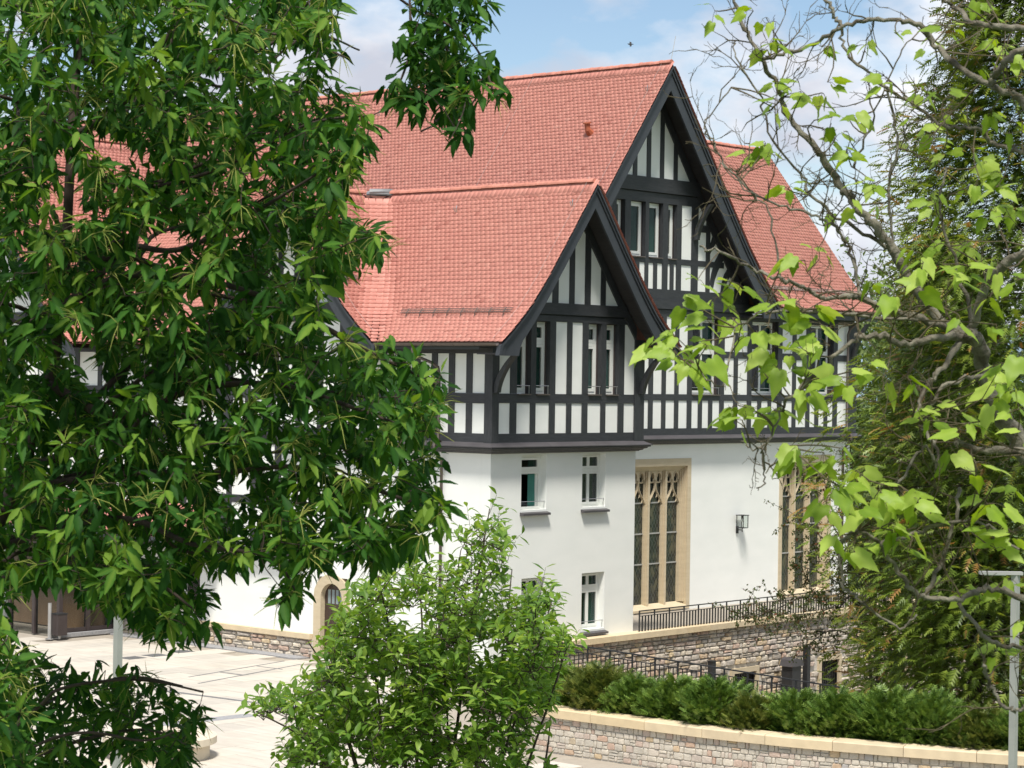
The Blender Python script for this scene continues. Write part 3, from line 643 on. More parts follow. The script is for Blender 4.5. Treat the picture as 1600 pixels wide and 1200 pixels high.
def ridge_tiles(parent, p0, p1, step=0.43, r=0.115):
    p0, p1 = np.array(p0, float), np.array(p1, float); ln = np.linalg.norm(p1 - p0); t = (p1 - p0) / ln; n = int(ln / step)
    me = bpy.data.meshes.get('ridge_tile_%d' % round(abs(t[0]) * 10))
    if me is None:
        a = np.cross(t, [0, 0, 1]); v, f = [], []; seg = 8
        for (s, rr) in ((-0.225, r), (0.15, r * 0.93), (0.165, r * 1.06), (0.225, r * 1.06)):
            for k in range(seg + 1):
                th = math.pi * k / seg; v.append(t * s + a * rr * math.cos(th) * 1.05 + np.array([0, 0, rr * math.sin(th) * 1.0 - 0.03]))
        for i in range(3): f += [(i * (seg + 1) + k, i * (seg + 1) + k + 1, (i + 1) * (seg + 1) + k + 1, (i + 1) * (seg + 1) + k) for k in range(seg)]
        f += [tuple(range(seg + 1)), tuple(range(3 * (seg + 1), 4 * (seg + 1)))[::-1]]
        me = bpy.data.meshes.new('ridge_tile_%d' % round(abs(t[0]) * 10)); me.from_pydata([tuple(q) for q in v], [], f); me.materials.append(M['ridge']); me.update()
    for k in range(n):
        share('ridge_tile', me, p0 + t * (step * (k + 0.5) + (ln - n * step) / 2) + np.array([0, 0, random.uniform(-.006, .006)]), parent, rot=(0, 0, random.uniform(-.012, .012)))
# wing roof + first side gable share one roof with a swept valley
X1, Y3, Z1 = 3.25, 7.89, 5.76
roofA = sheet('roof', P1, lambda d, y, z: (X1 - d, y, z), -1.03, 8.2, HOUSE, cut=lambda d, z: (-1.03, Y3 - d + 0.25))
sheet('roof_deck', P1, lambda d, y, z: (X1 + d, y, z), -1.03, 8.0, roofA); sheet('roof_deck', P1, lambda d, y, z: (y, Y3 - d, z), -0.88, 3.4, roofA, cut=lambda d, z: (-0.88, X1 - d + 0.25)); sheet('roof_deck', P1, lambda d, y, z: (y, Y3 + d, z), -0.88, 9.0, roofA)
Pp, Tt, Gg, Ww = [], [], [], []; band = ([], [], [])
for k, (q, d, z, g) in enumerate(courses(P1)):
    leg = max(X1 - d + 0.94, 0.05); r = min(0.85, leg * 0.8); cx_, cy_ = X1 - d - r, Y3 - d - r
    L1 = (cy_ + 1.10); La = r * math.pi / 2; L2 = max(cx_ + 0.94, 0)
    isband = q < 0.46
    if isband: continue
    for s, w_ in bond(0, L1 + La + L2, k % 2):
        if s < L1: p = (X1 - d, -1.10 + s); t = (0, 1); u = (1, 0); fac = 1
        elif s < L1 + La:
            th = (s - L1) / r; p = (cx_ + r * math.cos(th), cy_ + r * math.sin(th)); t = (-math.sin(th), math.cos(th)); u = (math.cos(th), math.sin(th)); fac = math.cos(th) + math.sin(th)
        else: p = (cx_ - (s - L1 - La), Y3 - d); t = (-1, 0); u = (0, 1); fac = 1
        Pp.append((*p, z)); Tt.append((*t, 0)); g3 = np.array((u[0] * g[0] * fac, u[1] * g[0] * fac, g[1])); Gg.append(g3 / np.linalg.norm(g3)); Ww.append(w_ * (1.12 if L1 < s < L1 + La else 1))
d44 = 0.265; z44 = prof(P1, d44)
for off, dz in ((0.0, 0.0), (0.09, 0.05)):
    for y in np.arange(-1.01 + off, Y3 - 0.75, TW): band[0].append((X1 - d44 + dz * .6, y, z44 + dz)); band[1].append((0, 1, 0)); band[2].append((0.6, 0, 0.8))
    for x in np.arange(-0.85 + off, X1 - 0.75, TW): band[0].append((x, Y3 - d44 + dz * .6, z44 + dz)); band[1].append((1, 0, 0)); band[2].append((0, 0.6, 0.8))
tiles('roof_tiles', roofA, Pp, Tt, Gg, W=Ww); tiles('roof_tiles', roofA, *band, length=0.5, lift=0.03)
# verge tiles on the far slopes, seen edge-on along the barge boards
(a, b_), _ = straight_tiles(P1, lambda d, y, z: (X1 + d, y, z), -1.10, -0.5, dirs=((0, 1, 0), (-1, 0, 0)), ridge_band=False), None
tiles('verge_tiles', roofA, *a)
ridge_tiles(roofA, (X1, -1.13, Z1 + 0.03), (X1, Y3 - 0.45, Z1 + 0.03)); ridge_tiles(roofA, (-0.97, Y3, Z1 + 0.03), (X1 - 0.45, Y3, Z1 + 0.03))
mb = MB(); mb.tube([(X1 - 0.45, Y3 - 0.1, Z1 + 0.06), (X1, Y3 - 0.6, Z1 + 0.07), (X1 + 0.1, Y3 + 0.5, Z1 + 0.06)], 0.10, 8); mb.build('lead_saddle', 'lead', roofA)
# hall roof (big gable)
roofB = sheet('roof', P2, lambda d, y, z: (X2 - d, y, z), 3.55, 42, HOUSE); sheet('roof_deck', P2, lambda d, y, z: (X2 + d, y, z), 3.55, 42, roofB)
st, rb = straight_tiles(P2, lambda d, y, z: (X2 - d, y, z), 3.50, 36, 4.2, dirs=((0, 1, 0), (1, 0, 0)))
tiles('roof_tiles', roofB, *st); tiles('roof_tiles', roofB, *rb, length=0.5)
st2, _ = straight_tiles(P2, lambda d, y, z: (X2 - d, y, z), 3.50, 8.5, 2.7, 4.2, dirs=((0, 1, 0), (1, 0, 0)), ridge_band=False); tiles('roof_tiles', roofB, *st2)
st, _ = straight_tiles(P2, lambda d, y, z: (X2 + d, y, z), 3.50, 4.1, dirs=((0, 1, 0), (-1, 0, 0)), ridge_band=False); tiles('verge_tiles', roofB, *st)
ridge_tiles(roofB, (X2, 3.46, 10.66), (X2, 36, 10.66))
# front slope at the right end
cutC = lambda d, z: (max(13.6, X2 + np.interp(-z, [-q for q in P2[1]], P2[0]) - 0.1), 26.0)
roofC = sheet('roof', P3, lambda d, y, z: (y, 9.2 - d, z), 14.0, 25.98, HOUSE, cut=cutC); sheet('roof_deck', P3, lambda d, y, z: (y, 9.2 + d, z), 14.0, 25.98, roofC)
st, rb = straight_tiles(P3, lambda d, y, z: (y, 9.2 - d, z), 14.0, 26.0, dirs=((1, 0, 0), (0, 1, 0)), cut=cutC)
tiles('roof_tiles', roofC, *st); tiles('roof_tiles', roofC, *rb, length=0.5)
ridge_tiles(roofC, (13.5, 9.2, 9.16), (26.05, 9.2, 9.16))
# farther cross gable and the slope between
roofD = sheet('roof', P5, lambda d, y, z: (y, 24.5 - d, z), -0.9, 12, HOUSE); sheet('roof_deck', P5, lambda d, y, z: (y, 24.5 + d, z), -0.9, 12, roofD)
st, rb = straight_tiles(P5, lambda d, y, z: (y, 24.5 - d, z), -0.9, 9.0, dirs=((1, 0, 0), (0, 1, 0)))
tiles('roof_tiles', roofD, *st); tiles('roof_tiles', roofD, *rb, length=0.5); ridge_tiles(roofD, (-0.9, 24.5, 8.64), (9, 24.5, 8.64))
Pm = ([0, 4.3, 5.1], [5.7, 1.6, 1.05])
inv = lambda P, z: np.interp(-z, [-q for q in P[1]], P[0])
cutM = lambda d, z: (Y3 + inv(P1, z) - 0.1 if z < 5.76 else Y3, 24.5 - inv(P5, z) + 0.1)
sheet('roof_deck', Pm, lambda d, y, z: (4.2 - d, y, z), 10.5, 20, roofD, cut=cutM)
st, _ = straight_tiles(Pm, lambda d, y, z: (4.2 - d, y, z), 10.6, 19.5, dirs=((0, 1, 0), (1, 0, 0)), ridge_band=False, cut=cutM); tiles('roof_tiles', roofD, *st)
# lean-to roof above the entrance side
Pl = ([0, 1.5], [-4.05, -5.0]); roofE = sheet('lean_to_roof', Pl, lambda d, y, z: (0.0 - d - 0.05, y, z), 11.0, 21.5, HOUSE)
st, _ = straight_tiles(Pl, lambda d, y, z: (-0.05 - d, y, z), 11.0, 21.5, dirs=((0, 1, 0), (1, 0, 0)), ridge_band=False); tiles('roof_tiles', roofE, *st)
mb = MB(); mb.prism([(-0.02, 11.02, -4.16), (-1.5, 11.02, -5.03), (-0.02, 11.02, -5.03)], (0, 0.05, 0)); mb.build('gable_cheek', 'barge', roofE)
mb = MB(); mb.box(-1.6, 0, 11.0, 21.5, -5.18, -5.03); mb.build('eaves_board', 'barge', roofE)

# barge boards with mouldings, soffits, eaves
def barge(P, place, th, foot_d, foot_z, parent, out):
    """place(sd, z) with sd signed distance from the ridge -> point; out = outward unit vector"""
    dmax = P[0][-1] + 0.07; out = np.array(out, float)
    for sg in (-1, 1):
        ds = [0, 0.4] + [q for q in np.linspace(0.8, foot_d, 12)]
        top = [(d, prof(P, d) - 0.07) for d in ds + list(np.linspace(foot_d + 0.15, P[0][-1], 5))] + [(dmax, P[1][-1] - 0.10), (dmax + 0.03, foot_z)]
        bot = [(d, prof(P, d) - th) for d in ds] + [(foot_d + 0.10, (prof(P, foot_d) - th + foot_z) / 2 + 0.02), (foot_d + 0.16, foot_z)]
        mb = MB(); nb = len(bot); nt_ = len(top)
        poly = [place(sg * d, z) for d, z in top] + [place(sg * d, z) for d, z in bot[::-1]]
        # strip of quads so the concave outline fills correctly
        k = 24; tt = np.linspace(0, 1, k)
        def along(pts):
            pts = np.array(pts); c = np.concatenate([[0], np.cumsum(np.linalg.norm(np.diff(pts, axis=0), axis=1))]); c /= c[-1]
            return np.stack([np.interp(tt, c, pts[:, 0]), np.interp(tt, c, pts[:, 1])], 1)
        ta, ba = along(top), along(bot)
        for (w0, w1, f0, f1, nm) in ((0.0, 0.07, 0.0, 1.0, 'barge_board'), (0.072, 0.11, 0.0, 0.30, 'barge_moulding'), (0.112, 0.15, 0.0, 0.13, 'barge_moulding')):
            v = []
            for i in range(k):
                p, q = ta[i] + (ba[i] - ta[i]) * f0, ta[i] + (ba[i] - ta[i]) * f1
                for w in (w0, w1):
                    for c in (p, q): v.append(np.array(place(sg * c[0], c[1])) + out * w)
            f = []
            for i in range(k - 1):
                a, b = 4 * i, 4 * i + 4
                f += [(a, a + 1, b + 1, b), (a + 2, a + 3, b + 3, b + 2), (a, a + 2, b + 2, b), (a + 1, a + 3, b + 3, b + 1)]
            f += [(0, 1, 3, 2), (4 * k - 4, 4 * k - 3, 4 * k - 1, 4 * k - 2)]
            obj(nm, v, f, 'barge', parent)
def soffit(P, place, o0, o1, parent, dmax, off=0.20):
    """boards under the overhang; place(sd, z, o)"""
    for sg in (-1, 1):
        mb = MB(); cum = np.concatenate([[0], np.cumsum(np.hypot(np.diff(P[0]), np.diff(P[1])))]); s = 0.05
        while s < cum[-1] - 0.15:
            a, b = np.interp(s, cum, P[0]), np.interp(s + 0.135, cum, P[0])
            za, zb = prof(P, a) - off, prof(P, b) - off
            if b <= dmax: mb.add([place(sg * a, za, o0), place(sg * b, zb, o0), place(sg * b, zb, o1), place(sg * a, za, o1), place(sg * a, za + .03, o0), place(sg * b, zb + .03, o0), place(sg * b, zb + .03, o1), place(sg * a, za + .03, o1)],
                   [(0, 1, 2, 3), (4, 5, 6, 7), (0, 1, 5, 4), (2, 3, 7, 6), (1, 2, 6, 5), (0, 3, 7, 4)])
            s += 0.145
        mb.build('soffit_boards', 'soffit', parent)
        # horizontal soffit closing the foot
barge(P1, lambda s, z: (X1 + s, -0.92, z), 0.76, 3.08, 0.69, roofA, (0, -1, 0)); soffit(P1, lambda s, z, o: (X1 + s, o, z), -0.915, -0.14, roofA, 4.0)
barge(P1, lambda s, z: (-0.76, Y3 + s, z), 0.76, 3.08, 0.69, roofA, (-1, 0, 0)); soffit(P1, lambda s, z, o: (o, Y3 + s, z), -0.755, -0.14, roofA, 4.0)
barge(P2, lambda s, z: (X2 + s, 3.68, z), 0.90, 5.35, 2.32, roofB, (0, -1, 0)); soffit(P2, lambda s, z, o: (X2 + s, o, z), 3.685, 4.46, roofB, 6.3)
barge(P5, lambda s, z: (-0.84, 24.5 + s, z), 0.76, 5.7, 0.6, roofD, (-1, 0, 0)); soffit(P5, lambda s, z, o: (o, 24.5 + s, z), -0.83, -0.1, roofD, 6.6)
for x0, x1 in ((-0.86, -0.12), (6.36, 7.2)):
    box('eaves_box', x0, x1, -0.91, -0.19, 0.72, 0.76, 'soffit', roofA); 
box('eaves_box', 17.95, 18.95, 3.70, 4.38, 2.33, 2.37, 'soffit', roofB); box('eaves_box', -0.75, -0.17, 4.0, 4.6, 0.72, 0.76, 'soffit', roofA)
box('eaves_board', -0.72, -0.17, -0.18, 3.95, 0.90, 0.98, 'soffit', roofA); box('eaves_board', -0.74, -0.721, -0.18, 3.95, 0.86, 1.04, 'barge', roofA)
box('eaves_board', 18.95, 26.0, 4.05, 4.42, 2.50, 2.60, 'barge', roofC); box('eaves_board', 18.95, 26.05, 4.0, 4.048, 2.42, 2.68, 'barge', roofC)
box('verge_board', 25.9, 25.96, 4.05, 9.2, 2.45, 2.62, 'barge', roofC)
def gutter(p0, p1, r, parent):
    p0, p1 = np.array(p0, float), np.array(p1, float); t = (p1 - p0) / np.linalg.norm(p1 - p0); a = np.cross(t, [0, 0, 1]); mb = MB(); seg = 8; v = []
    for p in (p0, p1):
        for rr in (r, r * 0.86):
            for k in range(seg + 1): th = math.pi * k / seg; v.append(p + a * rr * math.cos(th) - np.array([0, 0, rr * math.sin(th)]))
    m = seg + 1; f = []
    for k in range(seg): f += [(k, k + 1, 2 * m + k + 1, 2 * m + k), (m + k, m + k + 1, 3 * m + k + 1, 3 * m + k), (k, k + 1, m + k + 1, m + k), (2 * m + k, 2 * m + k + 1, 3 * m + k + 1, 3 * m + k)]
    f += [(0, m, 3 * m, 2 * m), (m - 1, 2 * m - 1, 4 * m - 1, 3 * m - 1)]
    mb.add(v, f); o = mb.build('gutter', 'gutter', parent, smooth=False)
    ln = np.linalg.norm(p1 - p0)
    for k in range(1, int(ln / 0.8)):
        q = p0 + t * 0.8 * k; m2 = MB(); m2.tube([q + a * (r + .006) * math.cos(th) - np.array([0, 0, (r + .006) * math.sin(th)]) for th in np.linspace(0, math.pi, 7)], 0.008, 4); m2.build('gutter_bracket', 'gutter', o)
    return o
gutter((-0.90, -0.98, 1.04), (-0.90, 3.75, 1.04), 0.09, HOUSE); gutter((18.95, 3.93, 2.70), (26.02, 3.93, 2.70), 0.09, HOUSE)
mb = MB(); mb.tube([(-0.90, 2.25, 0.98), (-0.90, 2.25, 0.80), (-0.86, 2.2, 0.68), (-0.45, 1.9, 0.48), (-0.30, 1.80, 0.36), (-0.27, 1.78, 0.15), (-0.27, 1.78, -1.70), (-0.42, 1.80, -1.85), (-0.42, 1.80, -2.0), (-0.1, 1.8, -2.3), (-0.08, 1.8, -8.4)], 0.045, 8); mb.build('downpipe', 'gutter', HOUSE, smooth=True)
mb = MB(); mb.tube([(24.70, 3.93, 2.62), (24.70, 3.95, 2.4), (24.65, 4.3, 2.1), (24.62, 4.36, 1.9), (24.62, 4.36, -1.7), (24.62, 4.15, -1.85), (24.62, 4.15, -2.0), (24.62, 4.5, -2.4), (24.62, 4.5, -8)], 0.05, 8); mb.build('downpipe', 'gutter', HOUSE, smooth=True)

# roof fittings
def snow_guard(p0, p1, up, outw, parent):
    p0, p1, up, outw = map(lambda a: np.array(a, float), (p0, p1, up, outw)); t = p1 - p0; ln = np.linalg.norm(t); t /= ln; mb = MB()
    for h in (0.02, 0.10, 0.18): mb.tube([p0 + outw * 0.10 + up * h, p1 + outw * 0.10 + up * h], 0.011, 5)
    for k in range(int(ln / 0.09)): q = p0 + t * 0.09 * (k + .5) + outw * 0.10; mb.tube([q + up * 0.02, q + up * 0.18], 0.006, 4)
    n = max(2, int(ln / 0.52))
    for k in range(n): q = p0 + t * (ln * (k + 0.5) / n); mb.tube([q - up * 0.16, q + outw * 0.03 - up * .05, q + outw * 0.09, q + outw * 0.11 + up * 0.2], 0.015, 5); mb.tube([q + up * 0.22, q + outw * 0.1 + up * 0.1], 0.012, 5)
    mb.build('snow_guard', 'gutter', parent)
snow_guard((X1 - 3.15, -0.62, prof(P1, 3.15) + .02), (X1 - 3.15, 3.7, prof(P1, 3.15) + .02), (0.72, 0, 0.69), (-0.69, 0, 0.72), roofA)
snow_guard((0.32, Y3 - 2.2, prof(P1, 2.2) + .02), (-0.42, Y3 - 2.2, prof(P1, 2.2) + .02), (0, 0.72, 0.69), (0, -0.69, 0.72), roofA)
snow_guard((19.0, 9.2 - 4.6, 3.36), (25.9, 9.2 - 4.6, 3.36), (0, 0.72, 0.69), (0, -0.69, 0.72), roofC)
def hook(p, s, parent):
    mb = MB(); p = np.array(p); s = np.array(s, float); mb.tube([p + s * .02 + np.array([0, 0, .2]), p + s * .05 + np.array([0, 0, .1]), p + s * .02, p + s * .11 + np.array([0, 0, -.05]), p + s * .17 + np.array([0, 0, .04])], 0.014, 5); mb.build('roof_hook', 'steel', parent)
hook((X2 - 0.75, 4.0, prof(P2, .75)), (-0.8, 0, 0.6), roofB); hook((X1 - .55, -0.6, prof(P1, .55)), (-0.8, 0, 0.6), roofA); hook((X1 - .55, 3.95, prof(P1, .55)), (-0.8, 0, 0.6), roofA); hook((X2 - 0.75, 16.5, prof(P2, .75)), (-.8, 0, .6), roofB)
vp = np.array([X2 - 1.82, 5.55, prof(P2, 1.82)])
mb = MB(); mb.tube([vp + np.array([0.06, 0, -0.02]), vp + np.array([-0.16, 0, 0.16])], [0.15, 0.10], 8); mb.tube([vp + np.array([-0.13, 0, 0.10]), vp + np.array([-0.17, 0, 0.34])], 0.095, 10); mb.tube([vp + np.array([-0.17, 0, 0.345]), vp + np.array([-0.18, 0, 0.39])], 0.135, 10); mb.build('vent_pipe', 'terracotta', roofB)
mb = MB(); q = np.array([X2 - 3.35, 7.8, prof(P2, 3.35) + 0.05]); mb.prism([q + np.array(o) for o in ((0, -.25, 0), (0, .25, 0), (.12, .25, .17), (.12, -.25, .17))], (-0.14, 0, 0.10)); mb.build('roof_vent', 'black_metal', roofB)
mb = MB(); mb.tube([(X2 - 3.62, 10.4, prof(P2, 3.62) + .06), (X2 - 3.55, 12.0, prof(P2, 3.55) + .06)], 0.10, 8); mb.build('lead_saddle', 'lead', roofB)
def wire(pts, parent, r=0.0035): mb = MB(); mb.tube(pts, r, 4); mb.build('lightning_conductor', 'grey_metal', parent)
wire([(X1, -0.72, Z1 + 0.16)] + [(X1 - d - .05, -0.72, prof(P1, d) + 0.06) for d in np.linspace(0.1, 4.0, 12)], roofA)
wire([(X2, 3.95, 10.8)] + [(X2 - d - .05, 3.95, prof(P2, d) + 0.06) for d in np.linspace(0.1, 5.0, 12)], roofB)
wire([(X2, 9.6, 10.8)] + [(X2 - d - .05, 9.6 - .05 * d, prof(P2, d) + 0.06) for d in np.linspace(0.1, 4.2, 12)], roofB)
wire([(-0.6, Y3 - d - .05, prof(P1, d) + .06) for d in np.linspace(1.5, 4.0, 8)], roofA)
wire([(X2, 3.62, 10.75), (X2 + 0.22, 3.62, 11.55)], roofB, 0.012)

# ---- tall traceried hall windows
def hall_window(u0, u1, v0, v1):
    """sandstone surround, two mullions, traceried heads, leaded lights (plane of the hall wall)"""
    fm = MB()
    G.box(fm, u0, u0 + 0.20, v0, v1, -0.02, 0.30); G.box(fm, u1 - 0.20, u1, v0, v1, -0.02, 0.30); G.box(fm, u0 + 0.20, u1 - 0.20, v1 - 0.26, v1, -0.02, 0.30)
    for k, (q, w0) in enumerate(((0.055, 0.07), (0.11, 0.13), (0.165, 0.19))):
        for s in (0, 1):
            a = u0 + 0.20 + (q - 0.055) if s == 0 else u1 - 0.20 - q
            G.box(fm, a + 0.001, a + 0.054, v0 + 0.24, v1 - 0.262, w0, 0.34)
        G.box(fm, u0 + 0.2 + q, u1 - 0.2 - q, v1 - 0.26 - q + 0.001, v1 - 0.26 - (q - 0.054), w0, 0.34)
    win = fm.build('hall_window', 'sandstone', HOUSE)
    mb = MB(); pts = [(-0.10, v0 + 0.02), (-0.10, v0 + 0.10), (0.30, v0 + 0.24), (0.30, v0)]
    mb.prism([G.P(u0 + 0.2, z, w) for w, z in pts], np.array(G.P(u1 - 0.2, 0, 0)) - np.array(G.P(u0 + 0.2, 0, 0))); mb.build('window_sill', 'sandstone', win)
    a, b = u0 + 0.365, u1 - 0.365; mw = 0.22; lw = (b - a - 2 * mw) / 3; top = v1 - 0.43; bot = v0 + 0.22; th = 1.06
    for k in range(3):
        c = a + k * (lw + mw); d = c + lw; mid = (c + d) / 2
        if k < 2:
            mm = MB(); G.box(mm, d + 0.06, d + mw - 0.06, bot - .12, top, 0.13, 0.40); G.box(mm, d + 0.02, d + mw - 0.02, bot - .12, top, 0.19, 0.38); G.box(mm, d, d + mw, bot - .1, top, 0.24, 0.36); mm.build('mullion', 'sandstone', win)
        # lights
        zs = [bot, -6.13, -5.10, -4.06, top]
        for z0, z1 in zip(zs[:-1], zs[1:]): G.ibox('leaded_light', c, d, z0 + 0.012, z1 - 0.012, 0.315, 0.325, 'leaded', win)
        for z in zs[1:-1]: G.ibox('saddle_bar', c, d, z - 0.022, z + 0.022, 0.285, 0.312, 'grey_metal', win)
        tm = MB()
        def bar(pts, r=0.035, w=0.27): tm.tube([G.P(u, v, w) for u, v in pts], r, 6)
        hw = lw / 2
        # head plate with two small arched openings
        for s in (-1, 1):
            cx0 = mid + s * hw / 2; rr = hw * 0.30
            arc = [(cx0 + rr * math.cos(t), top - 0.20 + rr * 1.5 * math.sin(t)) for t in np.linspace(math.pi, 0, 9)]
            outer = [(cx0 - hw / 2, top - 0.30), (cx0 - hw / 2, top)] + [(cx0 + hw / 2 * q, top) for q in (-0.5, 0, 0.5)] + [(cx0 + hw / 2, top), (cx0 + hw / 2, top - 0.30)]
            inner = [(cx0 - rr, top - 0.30)] + [arc[i] for i in (0, 2, 4, 6, 8)] + [(cx0 + rr, top - 0.30)]
            n = 7
            v = [G.P(*p, 0.23) for p in outer] + [G.P(*p, 0.23) for p in inner] + [G.P(*p, 0.31) for p in outer] + [G.P(*p, 0.31) for p in inner]
            tm.add(v, [(i, i + 1, n + i + 1, n + i) for i in range(n - 1)] + [(n + i, n + i + 1, 3 * n + i + 1, 3 * n + i) for i in range(n - 1)])
            bar(arc, 0.022, 0.225)
            # shouldered cusps closing the little arch
            bar([(cx0 - rr, top - 0.26), (cx0 - rr * 0.75, top - 0.36), (cx0 - rr * 0.2, top - 0.38)], 0.028); bar([(cx0 + rr, top - 0.26), (cx0 + rr * 0.75, top - 0.36), (cx0 + rr * 0.2, top - 0.38)], 0.028)
            bar([(cx0 - hw / 2 + 0.01, top - 0.34), (cx0 - rr, top - 0.375), (cx0, top - 0.39), (cx0 + rr, top - 0.375), (cx0 + hw / 2 - 0.01, top - 0.34)], 0.022)
            # ogee sweeping from the centre down to the mullion
            og = [(mid + s * 0.01, top - 0.30), (mid + s * 0.015, top - 0.48), (mid + s * hw * 0.16, top - 0.64), (mid + s * hw * 0.45, top - 0.80), (mid + s * hw * 0.75, top - 0.93), (mid + s * hw * 0.98, top - th)]
            bar(og, 0.036, 0.26); bar(og, 0.016, 0.22)
            bar([(mid + s * hw * 0.36, top - 0.75), (mid + s * hw * 0.30, top - 0.86), (mid + s * hw * 0.20, top - 0.90)], [0.03, 0.022, 0.006]); bar([(mid + s * hw * 0.74, top - 0.93), (mid + s * hw * 0.70, top - 1.03), (mid + s * hw * 0.56, top - 1.08)], [0.03, 0.026, 0.006])
            bar([(mid + s * hw * 0.97, top - 0.40), (mid + s * hw * 0.97, top - th)], 0.03)
        tm.build('tracery', 'sandstone', win)
    box('dark_backing', u0 + 0.3, u1 - 0.3, 4.6 + 0.5, 4.6 + 0.52, v0, v1, 'dark_room', win)  # dark sheet, interior shade painted as its colour
hall_window(*gw1); hall_window(*gw2)

# ---- arched side door with sandstone surround
dm = MB(); y0, y1, zs, zt = 5.85, 6.75, -6.55, -5.98
n = 10; arcp = [(6.30 + 0.45 * math.cos(t), zs + 0.42 * math.sin(t)) for t in np.linspace(0, math.pi, n + 1)]
inner = [(6.75, -8.40)] + arcp + [(5.85, -8.40)]; outer = [(7.06, -8.40), (7.06, zs)] + [(6.30 + 0.76 * math.cos(t) * 1.0, zs + 0.70 * math.sin(t)) for t in np.linspace(0, math.pi, n + 1)][1:-1] + [(5.54, zs), (5.54, -8.40)]
k = len(inner); v = []
for w in (-0.04, 0.22):
    v += [S.P(u, z, w) for u, z in outer] + [S.P(u, z, w) for u, z in inner]
f = []
for i in range(k - 1):
    f += [(i, i + 1, k + i + 1, k + i), (2 * k + i, 2 * k + i + 1, 3 * k + i + 1, 3 * k + i), (k + i, k + i + 1, 3 * k + i + 1, 3 * k + i), (i, i + 1, 2 * k + i + 1, 2 * k + i)]
dm.add(v, f); dsur = dm.build('door_surround', 'sandstone', HOUSE)
S.ibox('spandrel', 5.655, 6.945, -5.93, -5.952, 0.03, 0.2, 'sandstone', dsur)
mb = MB(); mb.prism([S.P(u, z, 0.14) for u, z in inner], (0.06, 0, 0)); door = mb.build('door', 'door_wood', HOUSE)
for i in range(4):
    u = 5.99 + i * 0.17; S.ibox('door_pane', u, u + 0.11, -6.75, -6.33, 0.132, 0.139, 'net_curtain', door)
for i in range(6): S.ibox('door_plank', 5.87 + i * 0.146, 5.87 + i * 0.146 + 0.138, -8.36, -6.95, 0.125, 0.139, 'door_wood', door)
mb = MB(); mb.tube([S.P(5.95, -7.35, 0.10), S.P(5.95, -7.1, 0.10)], 0.015, 6); mb.build('door_handle', 'steel', door)
box('door_intercom', -0.03, 0.0, 7.95, 8.10, -6.95, -6.60, 'grey_metal', HOUSE)

# ---- glazed entrance porch at the far left
ent = MB()
for (x, y) in ((-2.4, 16.3), (-1.3, 16.3), (-0.15, 16.3), (-2.4, 17.6), (-2.4, 18.9), (-2.4, 20.2), (-2.4, 21.4)): ent.box(x - 0.07, x + 0.07, y - 0.07, y + 0.07, -8.4, -5.45)
ent.box(-2.5, 0, 16.22, 16.38, -5.45, -5.19); ent.box(-2.5, -2.3, 16.382, 21.5, -5.45, -5.19); ent.box(-2.46, -0.05, 16.26, 16.34, -8.40, -8.15); ent.box(-2.44, -2.36, 16.36, 21.4, -6.4, -6.3); ent.box(-2.3, -0.1, 16.27, 16.33, -6.4, -6.3)
po = ent.build('entrance_porch', 'reveal', HOUSE)
for a, b in ((-2.33, -1.37), (-1.23, -0.22)): box('pane', a, b, 16.295, 16.305, -8.15, -5.45, 'glass', po)
for a in (16.37, 17.67, 18.97, 20.27): box('pane', -2.405, -2.395, a, a + 1.16, -8.36, -5.45, 'glass', po)
box('porch_lining', -0.6, -0.5, 16.4, 21.4, -8.4, -5.5, 'wood_warm', po); box('threshold', -2.9, -0.02, 16.05, 16.2, -8.40, -8.28, 'setts', po)
# rubble plinth courses along the side wall are added with the stone walls
# ------------------------------------------------------------------ ground, plaza, hills
PZ = -8.4
def ground(px, py, z):
    x, y = px - 800.0, py - HOR
    a = (x * math.cos(ROLL) + y * math.sin(ROLL)) / F_PX; b = (-x * math.sin(ROLL) + y * math.cos(ROLL)) / F_PX
    t = -z / b; p = EYE + t * (VIEW + RIGHT * a); return np.array([p[0], p[1], z])
def vw(lat, dep, z): p = EYE + VIEW * dep + RIGHT * lat; return (p[0], p[1], z)
mb = MB(); q = 4000; mb.add([(-q, -q, -10.9), (q, -q, -10.9), (q, q, -10.9), (-q, q, -10.9)], [(0, 1, 2, 3)]); struct('ground', mb, 'grass')
mb = MB(); mb.add([(-5.6, -22, -10.86), (27, -22, -10.86), (27, -0.3, -10.86), (-2.5, -0.3, -10.86), (-5.6, -6.5, -10.86)], [(0, 1, 2, 3, 4)]); struct('bounce_court', mb, 'paving_base')  # unseen paved sheet, added to bounce light onto the front walls
mb = MB(); deps = [-60, -20, 0, 6, 12, 18, 24, 29, 31, 46]; lats = np.linspace(-70, 70, 29); zz = lambda d: max(-2.2 - 0.2 * max(d, -4), -8.46)
vv = [vw(l, d, zz(d) + (0.12 * math.sin(l * 0.7 + d) if d < 29 else 0)) for d in deps for l in lats]; nl = len(lats)
mb.add(vv, [(i * nl + j, i * nl + j + 1, (i + 1) * nl + j + 1, (i + 1) * nl + j) for i in range(len(deps) - 1) for j in range(nl - 1)]); struct('hillside', mb, 'grass')
